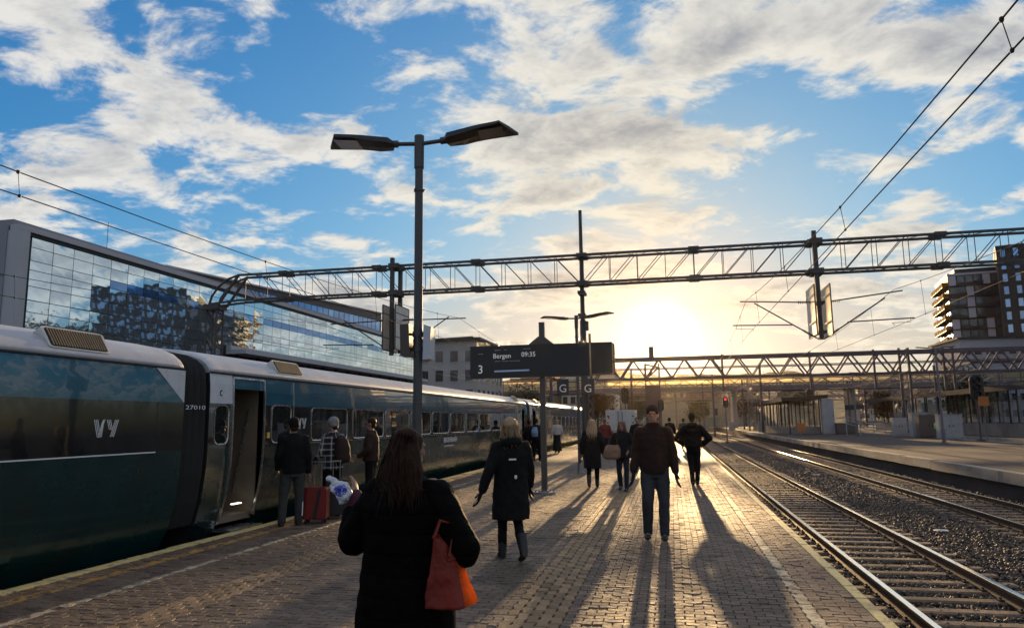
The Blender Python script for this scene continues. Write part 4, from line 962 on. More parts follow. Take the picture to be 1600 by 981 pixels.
# grey five-storey building beyond
m_gb = mat('grey_block_render', (.36,.35,.34), .8, var=.15, vscale=.5); m_gw = mat('far_window_glass', (.05,.06,.075), .15, var=.2, rand=.5, spec=.8); m_gf = mat('far_window_dark', (.04,.038,.04), .6)
def block(name, label, x0, x1, y0, y1, z1, m, faces, rows, cols, wsize, roof=None, cat='building', z0=-1, wmat=None, grp=None, rz=0):
    cx, cy = (x0+x1)/2, (y0+y1)/2
    t = tag(empty(name, (cx, cy, z0)), label, cat, grp); b = MB(); b.box(x0,x1,y0,y1,z0,z1); b.build('wall', m, t)
    if roof: b = MB(); b.box(x0-roof,x1+roof,y0-roof,y1+roof,z1,z1+.35); b.build('roof', m_gf, t)
    ww, wh = wsize
    for fc in faces:
        a0, a1 = (x0, x1) if fc == 'f' else (y0, y1)
        for i in range(cols[fc]):
            u = a0+(a1-a0)*(i+.5)/cols[fc]
            for z in rows:
                if fc == 'f': v = ((u-ww/2,u+ww/2,y0-.04,y0+.02,z,z+wh), (u-ww/2-.08,u+ww/2+.08,y0-.10,y0-.01,z-.14,z))
                elif fc == 'r': v = ((x1-.02,x1+.04,u-ww/2,u+ww/2,z,z+wh), (x1+.01,x1+.10,u-ww/2-.08,u+ww/2+.08,z-.14,z))
                else: v = ((x0-.04,x0+.02,u-ww/2,u+ww/2,z,z+wh), (x0-.10,x0-.01,u-ww/2-.08,u+ww/2+.08,z-.14,z))
                b = MB(); b.box(*v[0]); w = b.build('window', wmat or m_gw, t, fix=False); b = MB(); b.box(*v[1]); b.build('sill', m, w, fix=False)
    if rz: t.rotation_euler.z = rz
    return t
block('office_block', 'grey office block with flat overhanging roof left of the departure board', -46, -29.2, 110, 128, 14.3, m_gb, 'fr', (2.0,5.0,8.0,11.0), {'f': 7, 'r': 6}, (1.2,1.7), roof=.8)
m_ap1 = mat('apartment_olive', (.20,.19,.15), .8, var=.15, vscale=.4); m_ap2 = mat('apartment_pale', (.42,.42,.40), .8, var=.12, vscale=.4)
block('apartment_house', 'brown low apartment house seen under the departure board', -37, -27, 172, 190, 11.5, m_ap1, 'f', (3,5.8,8.6), {'f': 6}, (1.0,1.6), roof=.4)
block('apartment_house', 'pale green-grey house beside the brown one under the board', -26, -13, 178, 192, 12.6, m_ap2, 'f', (3,5.8,8.6), {'f': 7}, (1.1,1.7), roof=.3)

# ================================================================== ROAD BRIDGE
m_brg = mat('bridge_girder', (.15,.12,.14), .6, .2, var=.2, vscale=.6); m_scr = mat('noise_screen', (.50,.42,.25), .45, var=.2, vscale=.8, rand=.25, trans=.35); m_pier = mat('bridge_pier', (.30,.27,.25), .85, var=.15)
br = tag(empty('road_bridge', (0, 150, -1)), 'road bridge with glowing yellowish glass screens across the yard', 'bridge')
b = MB(); b.box(-60, 110, 150.2, 160, 7.25, 7.75); b.build('deck', m_brg, br); b = MB(); b.box(-60,110,149.8,149.98,7.25,7.9); b.build('edge_beam', m_brg, br)
for x in (-30, -9.5, 12.2, 34, 56, 80): b = MB(); b.box(x-.4,x+.4,152,158,-1,7.25); b.build('pier', m_pier, br)
x = -58; q = MB(); q.box(-1.42,1.42,-.03,.03,0,1.75); scr = q.mesh('screen', m_scr); q = MB(); q.box(-.07,.07,-.1,.1,-.1,1.95); pst = q.mesh('screen_post', m_brg)
while x < 108:
    for yy in (149.9, 159.6): put('screen', scr, br, (x+1.5, yy-150, 8.95))
    put('screen_post', pst, br, (x, -.1, 8.9)); x += 3.0
b = MB(); b.bar((-60,149.9,9.85),(110,149.9,9.85), .1); b.bar((-60,159.6,9.85),(110,159.6,9.85), .1); b.build('handrail', m_brg, br)

# ================================================================== TOWERS AND HOUSES ON THE RIGHT
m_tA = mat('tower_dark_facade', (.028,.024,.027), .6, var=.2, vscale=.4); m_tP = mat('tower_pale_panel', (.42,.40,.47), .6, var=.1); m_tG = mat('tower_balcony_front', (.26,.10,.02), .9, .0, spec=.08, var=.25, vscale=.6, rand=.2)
TA = tag(empty('apartment_tower', (81, 214, 0)), 'dark apartment tower with staggered pale panels and sunlit balcony side', 'building')
ZTOP = 37.6; NF = 13; fh = (ZTOP-1)/NF; w2, d2 = 8.6, 9.0
cx_, cy_ = 81.0, 214.0
def ta(x0,x1,y0,y1,z0,z1, nm, m, par=TA):
    b = MB(); b.box(cx_+x0,cx_+x1,cy_+y0,cy_+y1,z0,z1); return b.build(nm, m, par, fix=False)
ta(-w2,w2,-d2,d2,-1,ZTOP,'wall',m_tA); ta(-w2-.1,w2+.1,-d2-.1,d2+.1,ZTOP,ZTOP+.5,'roof',m_tP); ta(-w2+2,w2-2,-d2+2,d2-2,ZTOP+.5,ZTOP+1.9,'roof_plant',m_tA)
for k in range(NF):
    z = 1+fh*k
    ta(-w2,w2,-d2-.55,-d2-.02,z-.15,z+.12,'floor_slab',m_tA)
    for i in range(9):
        xa = -w2+.15+i*1.9
        r_ = random.random()
        if (i+k//3*2) % 4 == 0: ta(xa,xa+1.6,-d2-.25,-d2-.03,z+.13,z+fh-.16,'panel',m_tP)
        else:
            wdw = ta(xa+.1,xa+1.6,-d2-.06,-d2+.02,z+.85,z+fh-.3,'window',m_gw)
            if (i+k) % 3 == 0: ta(xa,xa+1.85,-d2-1.0,-d2-.90,z+.12,z+1.05,'balcony_front',m_tA)
    for i in range(6):
        ya0 = -d2+.3+i*3.0
        bal = ta(-w2-1.3,-w2-.02,ya0,ya0+2.3,z-.12,z+.10,'balcony',m_tA)
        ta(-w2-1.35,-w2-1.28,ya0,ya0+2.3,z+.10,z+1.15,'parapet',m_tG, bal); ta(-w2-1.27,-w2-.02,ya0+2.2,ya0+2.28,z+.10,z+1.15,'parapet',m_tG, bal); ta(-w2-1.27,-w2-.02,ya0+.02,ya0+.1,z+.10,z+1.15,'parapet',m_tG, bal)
        ta(-w2-.05,-w2+.02,ya0+.4,ya0+1.9,z+.2,z+fh-.4,'window',m_gw)
TA.rotation_euler.z = R(-9)
m_tB = mat('tower_brick_dark', (.042,.034,.032), .8, var=.2, vscale=.5); m_wb = mat('tower_window_blue', (.30,.42,.62), .1, .5, var=.15, rand=.3)
block('apartment_tower', 'taller dark brick tower with narrow blue windows at the right border', 81.0, 107, 190, 210, 42, m_tB, 'f', tuple(6+3.05*k for k in range(12)), {'f': 10}, (.95,1.9), roof=.15, wmat=m_wb, rz=R(-20))
m_lw = mat('terrace_white', (.36,.35,.39), .7, var=.1, vscale=.6)
block('terraced_house', 'low white terraced building in front of the apartment tower', 54.4, 66, 150.5, 165, 11.3, m_lw, 'f', (1.5,4.5,7.6), {'f': 8}, (.9,1.2), roof=.2)
block('terraced_house', 'taller white terraced building with wooden upper storey before the brick tower', 59.0, 76, 168, 185, 17.5, m_lw, 'f', (8.5,11.5,14.2), {'f': 8}, (1.3,1.0), roof=.6)
# ---- hills
m_hill = mat('wooded_hill', (.045,.05,.035), .95, var=.45, vscale=.02, bump=1.0, bscale=.12)
def hill(nm, lab, y, x0, x1, h, ph, amp):
    b = MB(); n_ = 120; rows_ = []
    for j in range(9):
        f = j/8; row = []
        for i in range(n_+1):
            x = x0+(x1-x0)*i/n_; e = math.sin(math.pi*min(max((i/n_), 0), 1))**.35
            hh = (h+amp*math.sin(x*.0075+ph)+amp*.5*math.sin(x*.021+ph*2)+amp*.12*math.sin(x*.053)+amp*.06*math.sin(x*.17+1)+random.uniform(-.03,.03)*h)*e
            row.append((x, y-150*(1-f)+random.uniform(-4,4), -1.2+hh*sm(f)))
        rows_.append(row)
    v = [p for r_ in rows_ for p in r_]; W_ = n_+1
    b.add(v, [(j*W_+i, j*W_+i+1, (j+1)*W_+i+1, (j+1)*W_+i) for j in range(8) for i in range(n_)], 0, True)
    structure(b.build(nm, m_hill, fix=False), lab)
hill('hill', 'wooded ridge on the horizon beyond the yard', 760, -420, 640, 40, .6, 6)
hill('hill_far', 'higher wooded hills behind the ridge', 980, -600, 640, 58, 2.2, 9)
# ---- small houses on the slope beyond the yard
hb = MB(); hb.box(-5,5,-4,4,-1,6); hme = hb.mesh('wall', mat('far_house_render', (.34,.30,.27), .85, var=.2, rand=.45)); hb = MB(); hb.prism([(-4.6,5.9),(4.6,5.9),(0,9.2)], lambda u, w, q: (q, u, w), -5.5, 5.5); hrf = hb.mesh('roof', mat('far_house_roof', (.09,.05,.045), .8, var=.2, rand=.5)); hb = MB(); hb.box(-.6,.6,-.05,.05,-.8,.8); hwd = hb.mesh('window', m_gw)
for i in range(16):
    f = random.random(); y = 300+f*260; x = random.uniform(-.14, .36)*y
    t = tag(empty('house', (x, y, max(-1, (f-.15)*26+random.uniform(-1,1))), random.uniform(-.5,.5)), 'small pitched-roof house on the hazy slope below the wooded ridge', 'house', 'houses on the far slope'); s_ = random.uniform(.8,1.5); t.scale = (s_*random.uniform(.8,1.4), s_, s_*random.uniform(.9,1.3))
    put('wall', hme, t); put('roof', hrf, t)
    for wx in (-3,0,3): put('window', hwd, t, (wx,-4.03,3.2))
b = MB(); nS = 40
b.add([(-140+i*12, 285, -1.1) for i in range(nS)]+[(-170+i*14, 620, 30+2*math.sin(i)) for i in range(nS)], [(i,i+1,nS+i+1,nS+i) for i in range(nS-1)], 0, True); structure(b.build('hillside', m_hill, fix=False), 'slope with scattered houses rising beyond the yard')
# ---- trees
m_bark = mat('bark', (.06,.045,.035), .9, var=.3, bump=.01, bscale=30); m_leaf = mat('leaf_dull', (.055,.06,.03), .7, var=.3, rand=.5, isl=True); m_leaf2 = mat('leaf_bare_brown', (.075,.055,.035), .8, var=.3, rand=.4, isl=True)
def tree_meshes(seed, h, rad, nl, lf):
    r_ = random.Random(seed); b = MB(); lv = MB(); b.path([(0,0,-.2),(.06*h*.2,0,h*.2),(0,.05,h*.45),(.05,-.05,h*.85)], [h*.028,h*.022,h*.015,h*.004], 8)
    tips = []
    for k in range(22):
        z0 = h*r_.uniform(.25,.8); a = r_.uniform(0,6.28); L = rad*r_.uniform(.55,1.0)*(1.15-abs(z0/h-.5)); p0 = Vector((0,0,z0)); p1 = p0+Vector((math.cos(a)*L*.5,math.sin(a)*L*.5,L*.35)); p2 = p0+Vector((math.cos(a)*L,math.sin(a)*L,L*.6))
        b.path([p0,p1,p2], [h*.009,h*.006,h*.002], 5); tips += [p1, p1.lerp(p2,.5), p2]
    for k in range(nl):
        c_ = r_.choice(tips); s_ = rad*.2
        p = c_+Vector((r_.gauss(0,s_),r_.gauss(0,s_),r_.gauss(0,s_))); u = Vector((r_.gauss(0,1),r_.gauss(0,1),r_.gauss(0,1))).normalized(); w = u.orthogonal().normalized(); q = lf*r_.uniform(.6,1.4)
        lv.add([p-u*q,p+w*q*.5,p+u*q,p-w*q*.5], [(0,1,2,3)])
    return b.mesh('trunk', m_bark), lv.mesh('crown', m_leaf if seed % 2 else m_leaf2)
TM = [tree_meshes(s_, 12, 4.5, 4200, .30) for s_ in (1, 2, 3)]
TREES = [(-24,122,.75,'small tree left of the low houses under the departure board'),(-16,165,.8,'round tree before the pale green-grey house'),(46,132,.8,'dull tree behind the long shelter roof'),(52,140,.7,'tree at the corner of the low white terraced building'),(44,168,.65,'small tree under the road bridge end'),
         (-10,210,.9,'tree in the haze beyond the bridge near the sun'),(8,230,.8,'distant tree above the diverging tracks'),(22,235,.9,'distant tree behind the smaller shelter'),(34,220,1.0,'distant tree behind the heavy truss'),
         (-30,215,1.0,'distant tree behind the brown house'),(80,142,1.9,'tall tree past the right border, mirrored in the glass office'),(84,155,2.2,'broad tree past the right border, mirrored in the glass office'),(72,128,1.7,'lower tree past the right border beside the tall one'),(92,172,2.4,'largest tree past the right border, mirrored in the office'),(92,152,2.1,'tree past the right border behind the broad one, mirrored in the office'),(78,116,1.6,'outermost tree past the right border, mirrored in the office')]
for i, (x, y, s_, lab) in enumerate(TREES):
    t = tag(empty('tree', (x, y, -1), random.uniform(0, 6)), lab, 'tree', 'trees round the station'); t.scale = (s_,)*3; tm = TM[i % 3]
    put('trunk', tm[0], t); put('crown', tm[1], t)

# ================================================================== PEOPLE
cl_tex = bpy.data.textures.new('cloth_folds', 'CLOUDS'); cl_tex.noise_scale = .11; cl_tex.noise_depth = 3
cl_tex2 = bpy.data.textures.new('quilt_folds', 'CLOUDS'); cl_tex2.noise_scale = .05; cl_tex2.noise_depth = 2
def skin_over(name, mb, m, parent, voxel=.014, smooth=5, disp=0., tex=None):
    """one continuous surface over overlapping rounded forms"""
    me = mb.mesh(name, m)
    bm = bmesh.new(); bm.from_mesh(me); bmesh.ops.recalc_face_normals(bm, faces=bm.faces); bm.to_mesh(me); bm.free()
    ob = bpy.data.objects.new('tmp', me); col.objects.link(ob)
    r_ = ob.modifiers.new('r', 'REMESH'); r_.mode = 'VOXEL'; r_.voxel_size = voxel
    s_ = ob.modifiers.new('s', 'SMOOTH'); s_.iterations = smooth; s_.factor = .5
    if disp: d_ = ob.modifiers.new('d', 'DISPLACE'); d_.texture = tex or cl_tex; d_.strength = disp; d_.mid_level = .5; d_.texture_coords = 'LOCAL'
    me2 = bpy.data.meshes.new_from_object(ob.evaluated_get(bpy.context.evaluated_depsgraph_get())); bpy.data.objects.remove(ob); bpy.data.meshes.remove(me)
    me2.name = name; me2.materials.clear(); me2.materials.append(m); me2.polygons.foreach_set('use_smooth', [True]*len(me2.polygons)); me2.polygons.foreach_set('material_index', [0]*len(me2.polygons)); me2.update()
    return put(name, me2, parent)
def limb(mb, pts, rs, n=12):
    for a, c_, ra, rb in zip(pts[:-1], pts[1:], rs[:-1], rs[1:]): mb.tube(a, c_, ra, rb, n)
    for p, r_ in zip(pts, rs): mb.ell(p, (r_,)*3, n=10, m=6)
def loftz(mb, rows, n=20):
    mb.loft([[(cx+rx*math.cos(6.2832*i/n), cy+ry*math.sin(6.2832*i/n), z) for i in range(n)] for (cx, cy, z, rx, ry) in rows])
def hand(mb, wr, d, side, nrm, curl=.5, k=1.0):
    """palm, four fingers of different length with bent knuckles, thumb from the side of the palm"""
    wr, d, nrm = Vector(wr), Vector(d).normalized(), Vector(nrm).normalized(); s_ = d.cross(nrm).normalized()
    M = Matrix((s_, nrm, d)).transposed()
    mb.ell(wr+d*.052*k, (.040*k, .018*k, .056*k), M)
    for i, (o, L) in enumerate(((-.030,.066),(-.010,.076),(.011,.072),(.030,.056))):
        p = wr+d*.088*k+s_*o*k; dd = (d-nrm*curl*.35).normalized(); q = p+dd*L*.5*k; e = q+(d-nrm*curl*1.2).normalized()*L*.55*k
        limb(mb, [p, q, e], [.0105*k, .0095*k, .008*k], 8)
    p = wr+d*.030*k-s_*.034*k*side; q = p+(d*.6-s_*side*.75-nrm*.3).normalized()*.038*k; e = q+(d*.9-s_*side*.2-nrm*.4).normalized()*.032*k
    limb(mb, [p, q, e], [.013*k, .012*k, .010*k], 8)
m_skin = mat('skin', (.30,.17,.12), .55, var=.1, vscale=12, spec=.4)
def cloth(nm, c, rough=.85, bump=.003, **k): return mat(nm, c, rough, var=.2, vscale=10, bump=bump, bscale=150, spec=.25, **k)
m_hairb = mat('hair_dark_brown', (.030,.012,.005), .6, spec=.15, var=.4, vscale=30, bump=.004, bscale=60, stretch=(1,1,.12)); m_hairl = mat('hair_blond', (.34,.22,.11), .45, var=.4, vscale=30, bump=.004, bscale=60, stretch=(1,1,.15)); m_hairr = mat('hair_auburn', (.17,.06,.025), .45, var=.4, vscale=30, bump=.004, bscale=60, stretch=(1,1,.15))
c_black = cloth('cloth_black', (.005,.0045,.005)); c_char = cloth('cloth_charcoal', (.013,.0115,.012)); c_navy = cloth('cloth_navy', (.018,.021,.030)); c_jean = cloth('cloth_denim_grey', (.045,.045,.050)); c_grey = cloth('cloth_grey', (.05,.05,.047)); c_brown = cloth('cloth_brown', (.035,.020,.015)); c_red = cloth('cloth_dark_red', (.16,.03,.025)); c_pale = cloth('cloth_pale', (.5,.45,.40)); c_beanie = cloth('knit_grey', (.26,.25,.24), bump=.006); c_green = cloth('cloth_olive', (.045,.045,.03))
def quilted():
    m = bpy.data.materials.new('puffer_nylon'); m.use_nodes = True; t_ = m.node_tree; t_.nodes.clear(); q = N(t_); pos = q('ShaderNodeTexCoord').outputs['Object']
    nz = q('ShaderNodeTexNoise', {'Vector': pos, 'Scale': 16.0, 'Detail': 6.0, 'Roughness': .6}).outputs[0]; sz = q('ShaderNodeSeparateXYZ', {0: pos}).outputs[2]
    fr = q.math('FRACT', q.math('ADD', q.math('DIVIDE', sz, .105), q.math('MULTIPLY', nz, .25))); puff = q.math('POWER', q.math('SINE', q.math('MULTIPLY', fr, math.pi)), .45)
    cr = q('ShaderNodeTexNoise', {'Vector': q('ShaderNodeMapping', {0: pos, 3: (1, 1, .35)}).outputs[0], 'Scale': 34.0, 'Detail': 5.0, 'Roughness': .7, 'Distortion': .8}).outputs[0]
    b_ = q('ShaderNodeBump', {'Height': q.math('ADD', q.math('MULTIPLY', puff, .008), q.math('MULTIPLY', cr, .010)), 'Distance': 1.0})
    p = q('ShaderNodeBsdfPrincipled', {'Base Color': (.0032,.0027,.0025,1), 'Roughness': .75, 'Specular IOR Level': .06, 'Normal': b_.outputs[0]}); t_.links.new(p.outputs[0], q('ShaderNodeOutputMaterial').inputs[0]); return m
c_puff = quilted(); m_shoe = mat('shoe_black', (.015,.013,.012), .5, var=.2); m_shoep = mat('shoe_pale', (.55,.46,.42), .6, var=.1); m_sole = mat('sole', (.06,.055,.05), .8)
def person(label, loc, face, H=1.75, legs=None, arms=None, top=None, trousers=None, shoes=None, head=None, vox=.015, fat=1.0, grp=None, lean=0., headturn=0., extra=None, hands=True, face_on=False, gloves=None):
    """face: compass angle of the gaze, 0 = down the line (away from the camera)"""
    t = tag(empty('person', loc, face), label, 'person', grp); S = H/1.75; V = lambda p: Vector((p[0]*1.0, p[1], p[2]))*S
    legs = legs or [((-.10,.02,.48),(-.10,-.02,.09)), ((.10,.03,.48),(.10,.04,.09))]
    arms = arms or [((-.27,-.03,1.13),(-.28,.08,.88)), ((.27,-.03,1.13),(.28,.08,.88))]
    off_ = t.location.copy(); t.location = (0,0,0); t.rotation_euler.z = 0
    hc = V((0, .02+lean*.35, 1.625)); neck = V((0, lean*.25, 1.46)); sh = 1.415; up = lean*.22
    # body: legs, pelvis, trunk, arms, hands, neck and head in one surface
    b = MB()
    for (kn, an), sx in zip(legs, (-1, 1)):
        limb(b, [V((sx*.09,0,.90)), V(kn), V(an)], [.082*S, .052*S, .036*S]); b.ell(V((an[0], an[1]+.035, an[2]-.045)), (.030*S, .075*S, .025*S))
    loftz(b, [(0,0,.80*S,.13*S,.10*S),(0,0,.92*S,.165*S,.115*S),(0,up*.4*S,1.08*S,.135*S,.10*S),(0,up*.8*S,1.28*S,.165*S,.11*S),(0,up*S,1.40*S,.165*S,.09*S),(0,up*1.1*S,1.46*S,.06*S,.06*S)])
    for (el, wr), sx in zip(arms, (-1, 1)):
        limb(b, [V((sx*.175,up,sh)), V(el), V(wr)], [.052*S, .040*S, .027*S])
        if hands:
            d = (V(wr)-V(el)).normalized(); nr = Vector((-sx,0,0)) if abs(d.x) < .8 else Vector((0,0,-1)); hand(b, V(wr), d, sx if False else 1, nr, .6, S*1.14)
    b.tube(neck, hc, .055*S, .052*S, 12)
    Mh = Matrix.Rotation(headturn, 3, 'Z')
    hp = lambda p: hc+Mh@(Vector(p)*S)
    b.ell(hc+Vector((0,0,.02*S)), (.074*S,.094*S,.105*S), Mh, 16, 12); b.ell(hp((0,.028,-.06)), (.056*S,.060*S,.062*S), Mh)       # skull, jaw
    b.ell(hp((0,.098,-.018)), (.014*S,.020*S,.026*S), Mh); b.ell(hp((0,.092,.030)), (.050*S,.014*S,.012*S), Mh); b.ell(hp((0,.086,-.065)), (.026*S,.012*S,.010*S), Mh)  # nose, brow, lips
    for sx in (-1, 1): b.ell(hp((sx*.076,-.005,-.005)), (.012*S,.022*S,.032*S), Mh)
    skin_over('body', b, m_skin, t, voxel=min(vox, .0115), smooth=1)
    if gloves:
        for (el, wr), sx in zip(arms, (-1, 1)):
            b = MB(); d = (V(wr)-V(el)).normalized(); nr = Vector((-sx,0,0)) if abs(d.x) < .8 else Vector((0,0,-1)); hand(b, V(wr), d, 1, nr, .6, S*1.32); b.tube(V(wr)-d*.06*S, V(wr)+d*.03*S, .040*S, .036*S, 10); skin_over('glove', b, gloves, t, .009, 1)
    if face_on:
        for sx in (-1, 1): b = MB(); b.ell(hp((sx*.030,.088,.008)), (.012*S,.008*S,.008*S), Mh, 8, 6); b.build('eye', m_sigk, t)
    # trousers
    if trousers:
        b = MB(); f = trousers.get('fat', 1.0); a_ = trousers.get('hem', .10)
        for (kn, an), sx in zip(legs, (-1, 1)):
            an2 = Vector(an)+Vector((0,0,a_-.12)); limb(b, [V((sx*.09,0,.90)), V(kn), V(an2)], [.100*S*f, .072*S*f, .060*S*f*trousers.get('hemw', 1.0)])
        loftz(b, [(0,0,.79*S,.15*S*f,.115*S*f),(0,0,.92*S,.185*S*min(f,1.1),.135*S),(0,0,1.02*S,.17*S,.125*S)])
        skin_over('trousers', b, trousers['m'], t, vox, 4, .022, cl_tex)
    # shoes
    for (kn, an), sx in zip(legs, (-1, 1)):
        b = MB(); pitch_ = math.atan2(max(an[2]-.09, 0)*1.0, .22)*1.2; M = Matrix.Rotation(-pitch_, 3, 'X'); c_ = V(an)
        P = lambda x, y, z: tuple(c_+M@(Vector((x, y, z-.0))*S))
        rows_ = [(-.075,.030,.09),(-.06,.040,.10),(.0,.042,.10),(.06,.044,.062),(.12,.047,.050),(.165,.040,.042),(.19,.018,.03)]
        b.loft([[P(w*math.cos(q_), y, -.088+max(0, .5+.5*math.sin(q_))*hh) for q_ in np.linspace(0, 6.2832, 13)[:-1]] for y, w, hh in rows_])
        if shoes and shoes.get('boot'): b.tube(P(0,-.02,-.02), P(0,-.01,.20), .052*S, .058*S, 12)
        o = b.build('shoe', (shoes or {}).get('m', m_shoe), t)
    # jacket / coat
    if top:
        b = MB(); f = top.get('fat', 1.0)*fat; zb = top.get('zb', .88); w = top.get('hem', .20)
        rows_ = [(0,0,zb*S,w*S*f,(w-.045)*S*f)]
        if zb < .8: rows_.append((0,0,(zb+.95)/2*S,(w*.5+.105)*S*f,(w*.5+.06)*S*f))
        rows_ += [(0,0,.98*S,.205*S*f,.150*S*f),(0,up*.5*S,1.14*S,.195*S*f,.148*S*f),(0,up*.85*S,1.30*S,.215*S*f,.150*S*f),(0,up*S,1.39*S,.185*S*(.6+.4*f),.122*S*f),(0,up*S,1.465*S,.12*S,.098*S),(0,up*1.1*S,top.get('collar', 1.50)*S,.088*S,.085*S)]
        loftz(b, rows_)
        for (el, wr), sx in zip(arms, (-1, 1)):
            e_ = Vector(el); w_ = e_+(Vector(wr)-e_)*top.get('cuff', .93); q_ = top.get('arm', 1.0)
            limb(b, [V((sx*.175,up,sh-.02-.105*(q_-1))), V(e_), V(w_)], [.086*S*q_, .070*S*q_, .056*S*q_])
        if top.get('hood'): b.ell(V((0,-.10+up,1.46)), (.135*S,.085*S,.075*S)); b.ell(V((0,-.03+up,1.49)), (.125*S,.115*S,.05*S))
        nm = top.get('name', 'jacket'); skin_over(nm, b, top['m'], t, vox, top.get('smooth', 4), top.get('disp', .03), top.get('tex'))
    # headgear
    hd = head or {}
    kind = hd.get('kind')
    if kind == 'beanie':
        b = MB(); b.ell(hc+Mh@Vector((0,-.010*S,.050*S)), (.089*S,.107*S,.100*S), Mh, 16, 12); b.ell(hp((0,-.035,.0)), (.086*S,.078*S,.055*S), Mh, 16, 10)
        skin_over('beanie', b, hd['m'], t, .010, 3, .006, cl_tex2)
        b = MB(); b.ell(hp((0,-.055,-.045)), (.068*S,.045*S,.055*S), Mh); skin_over('hair', b, hd.get('hair', m_hairb), t, .010, 2)
    elif kind == 'short':
        b = MB(); b.ell(hc+Mh@Vector((0,-.018*S,.048*S)), (.086*S,.100*S,.088*S), Mh, 16, 12); b.ell(hp((0,-.055,-.02)), (.074*S,.050*S,.075*S), Mh); skin_over('hair', b, hd['m'], t, .009, 2, .012, cl_tex2)
    elif kind == 'bob':
        b = MB(); b.ell(hc+Mh@Vector((0,-.02*S,.045*S)), (.097*S,.112*S,.098*S), Mh, 16, 12); b.ell(hp((0,-.05,-.045)), (.098*S,.068*S,.085*S), Mh); skin_over('hair', b, hd['m'], t, .010, 2, .022, cl_tex2)
    elif kind == 'long':
        b = MB(); b.ell(hc+Mh@Vector((0,-.018*S,.045*S)), (.093*S,.110*S,.094*S), Mh, 16, 12); L = hd.get('len', .30); wd = hd.get('w', 1.0)
        for i in range(9):
            a = R(-200+i*27.5); x0_, y0_ = .082*math.cos(a), -.02+.085*math.sin(a)
            if y0_ > .045: continue
            e = hd.get('sweep', 0.)
            limb(b, [hp((x0_*.9,y0_,.03)), hp((x0_*1.12*wd,y0_*1.15-.01,-.10)), hp((x0_*1.45*wd+e,y0_*1.3-.035,-.10-L*.5)), hp((x0_*1.3*wd+e*1.6,y0_*1.2-.05,-.10-L*random.uniform(.85,1.1)))], [.03*S,.034*S,.030*S,.010*S], 8)
        skin_over('hair', b, hd['m'], t, .010, 2, .014, cl_tex2)
    elif kind == 'hood':
        b = MB(); b.ell(hc+Mh@Vector((0,-.014*S,.012*S)), (.10*S,.112*S,.128*S), Mh, 16, 12); b.ell(V((0,-.03+up,1.50)), (.115*S,.11*S,.09*S)); skin_over('hood', b, hd['m'], t, .012, 3, .012, cl_tex)
        b = MB()
    if kind in ('bob', 'long') and vox < .02:
        b = MB(); L = hd.get('len', .08)+.06
        for k in range(110):
            a = R(random.uniform(165, 375)); x0, y0 = .086*math.cos(a), -.02+.092*math.sin(a); j = lambda s_: random.gauss(0, s_)
            b.path([hp((x0*.75+j(.02),y0*.75+j(.01),.10+j(.014))), hp((x0*1.15+j(.010),y0*1.18,.0+j(.02))), hp((x0*1.3+j(.02),y0*1.3-.02,-.10-L*.4+j(.02))), hp((x0*1.25+j(.03),y0*1.25-.03+j(.02),-.10-L*.9+j(.03)))], [.0018,.0026,.0024,.001], 3)
        b.build('hair_strands', hd['m'], t, fix=False)['kind'] = 'stuff'
    if extra: extra(t, S, V, hp)
    t.location = off_; t.rotation_euler.z = face
    return t
def walk(s=1.0, lead=1):
    f = ((.10*lead, .13*s, .49), (.10*lead, .22*s, .09)); k = ((-.10*lead, .03*s, .475), (-.10*lead, -.26*s, .09+.07*s))
    return [k, f] if lead > 0 else [f, k]
A180 = math.pi
# ---- the woman in front
def woman_extra(t, S, V, hp):
    b = MB()           # loose strands over the hair
    for k in range(260):
        a = R(random.uniform(160, 380)); x0, y0 = .098*math.cos(a), -.02+.10*math.sin(a)
        sw = random.uniform(.0, .07)+(.06 if x0 > 0 else 0); j = lambda s_: random.gauss(0, s_)
        wv = random.uniform(0, 6.28); wa = .010
        b.path([hp((x0*.8+j(.01),y0*.8,.085+j(.012))), hp((x0*1.12+j(.006),y0*1.15-.01,-.02)), hp((x0*1.38+sw*.2+wa*math.sin(wv),y0*1.26-.02,-.09)), hp((x0*1.62+sw*.4+j(.014),y0*1.35-.03,-.18+j(.02))), hp((x0*1.75+sw+j(.035),y0*1.35-.055+j(.025),-.27+j(.05)))], [.0016,.0022,.0022,.002,.0008], 3)
    for k in range(60):      # flyaway hairs that catch the light
        a = R(random.uniform(150, 390)); x0, y0 = .10*math.cos(a), -.02+.10*math.sin(a); j = lambda s_: random.gauss(0, s_); z0_ = random.uniform(-.1,.11)
        b.path([hp((x0*.95,y0*.95,z0_)), hp((x0*1.5+j(.02),y0*1.4+j(.02),z0_-.03+j(.02))), hp((x0*1.9+.02+j(.04),y0*1.5+j(.03),z0_-.10+j(.04)))], [.0008,.0010,.0005], 3)
    b.build('hair_strands', m_hairb, t, fix=False)['kind'] = 'stuff'
    b = MB()           # quilting ribs of the coat
    limb(b, [V((-.40,.08,1.15)), V((-.478,.178,1.315))], [.066*S,.058*S]); skin_over('cuff', b, cloth('sleeve_plum', (.085,.025,.045)), t, .012, 3, .02)
woman = person('woman with long brown hair in a black puffer coat, seen from behind in front', (-1.45, 3.95, 0), R(-8), 1.585,
    legs=[((-.11,.05,.48),(-.11,.06,.09)), ((.11,.0,.48),(.11,-.08,.10))], arms=[((-.385,.03,1.08),(-.47,.17,1.30)), ((.39,-.02,1.06),(.22,.24,1.03))],
    top=dict(m=c_puff, zb=.42, hem=.245, fat=1.36, arm=1.5, disp=.03, tex=cl_tex, name='coat', collar=1.50, cuff=.55, smooth=6), trousers=dict(m=c_black), head=dict(kind='long', m=m_hairb, len=.24, w=1.42, sweep=.03), vox=.013, extra=woman_extra, headturn=R(-38))
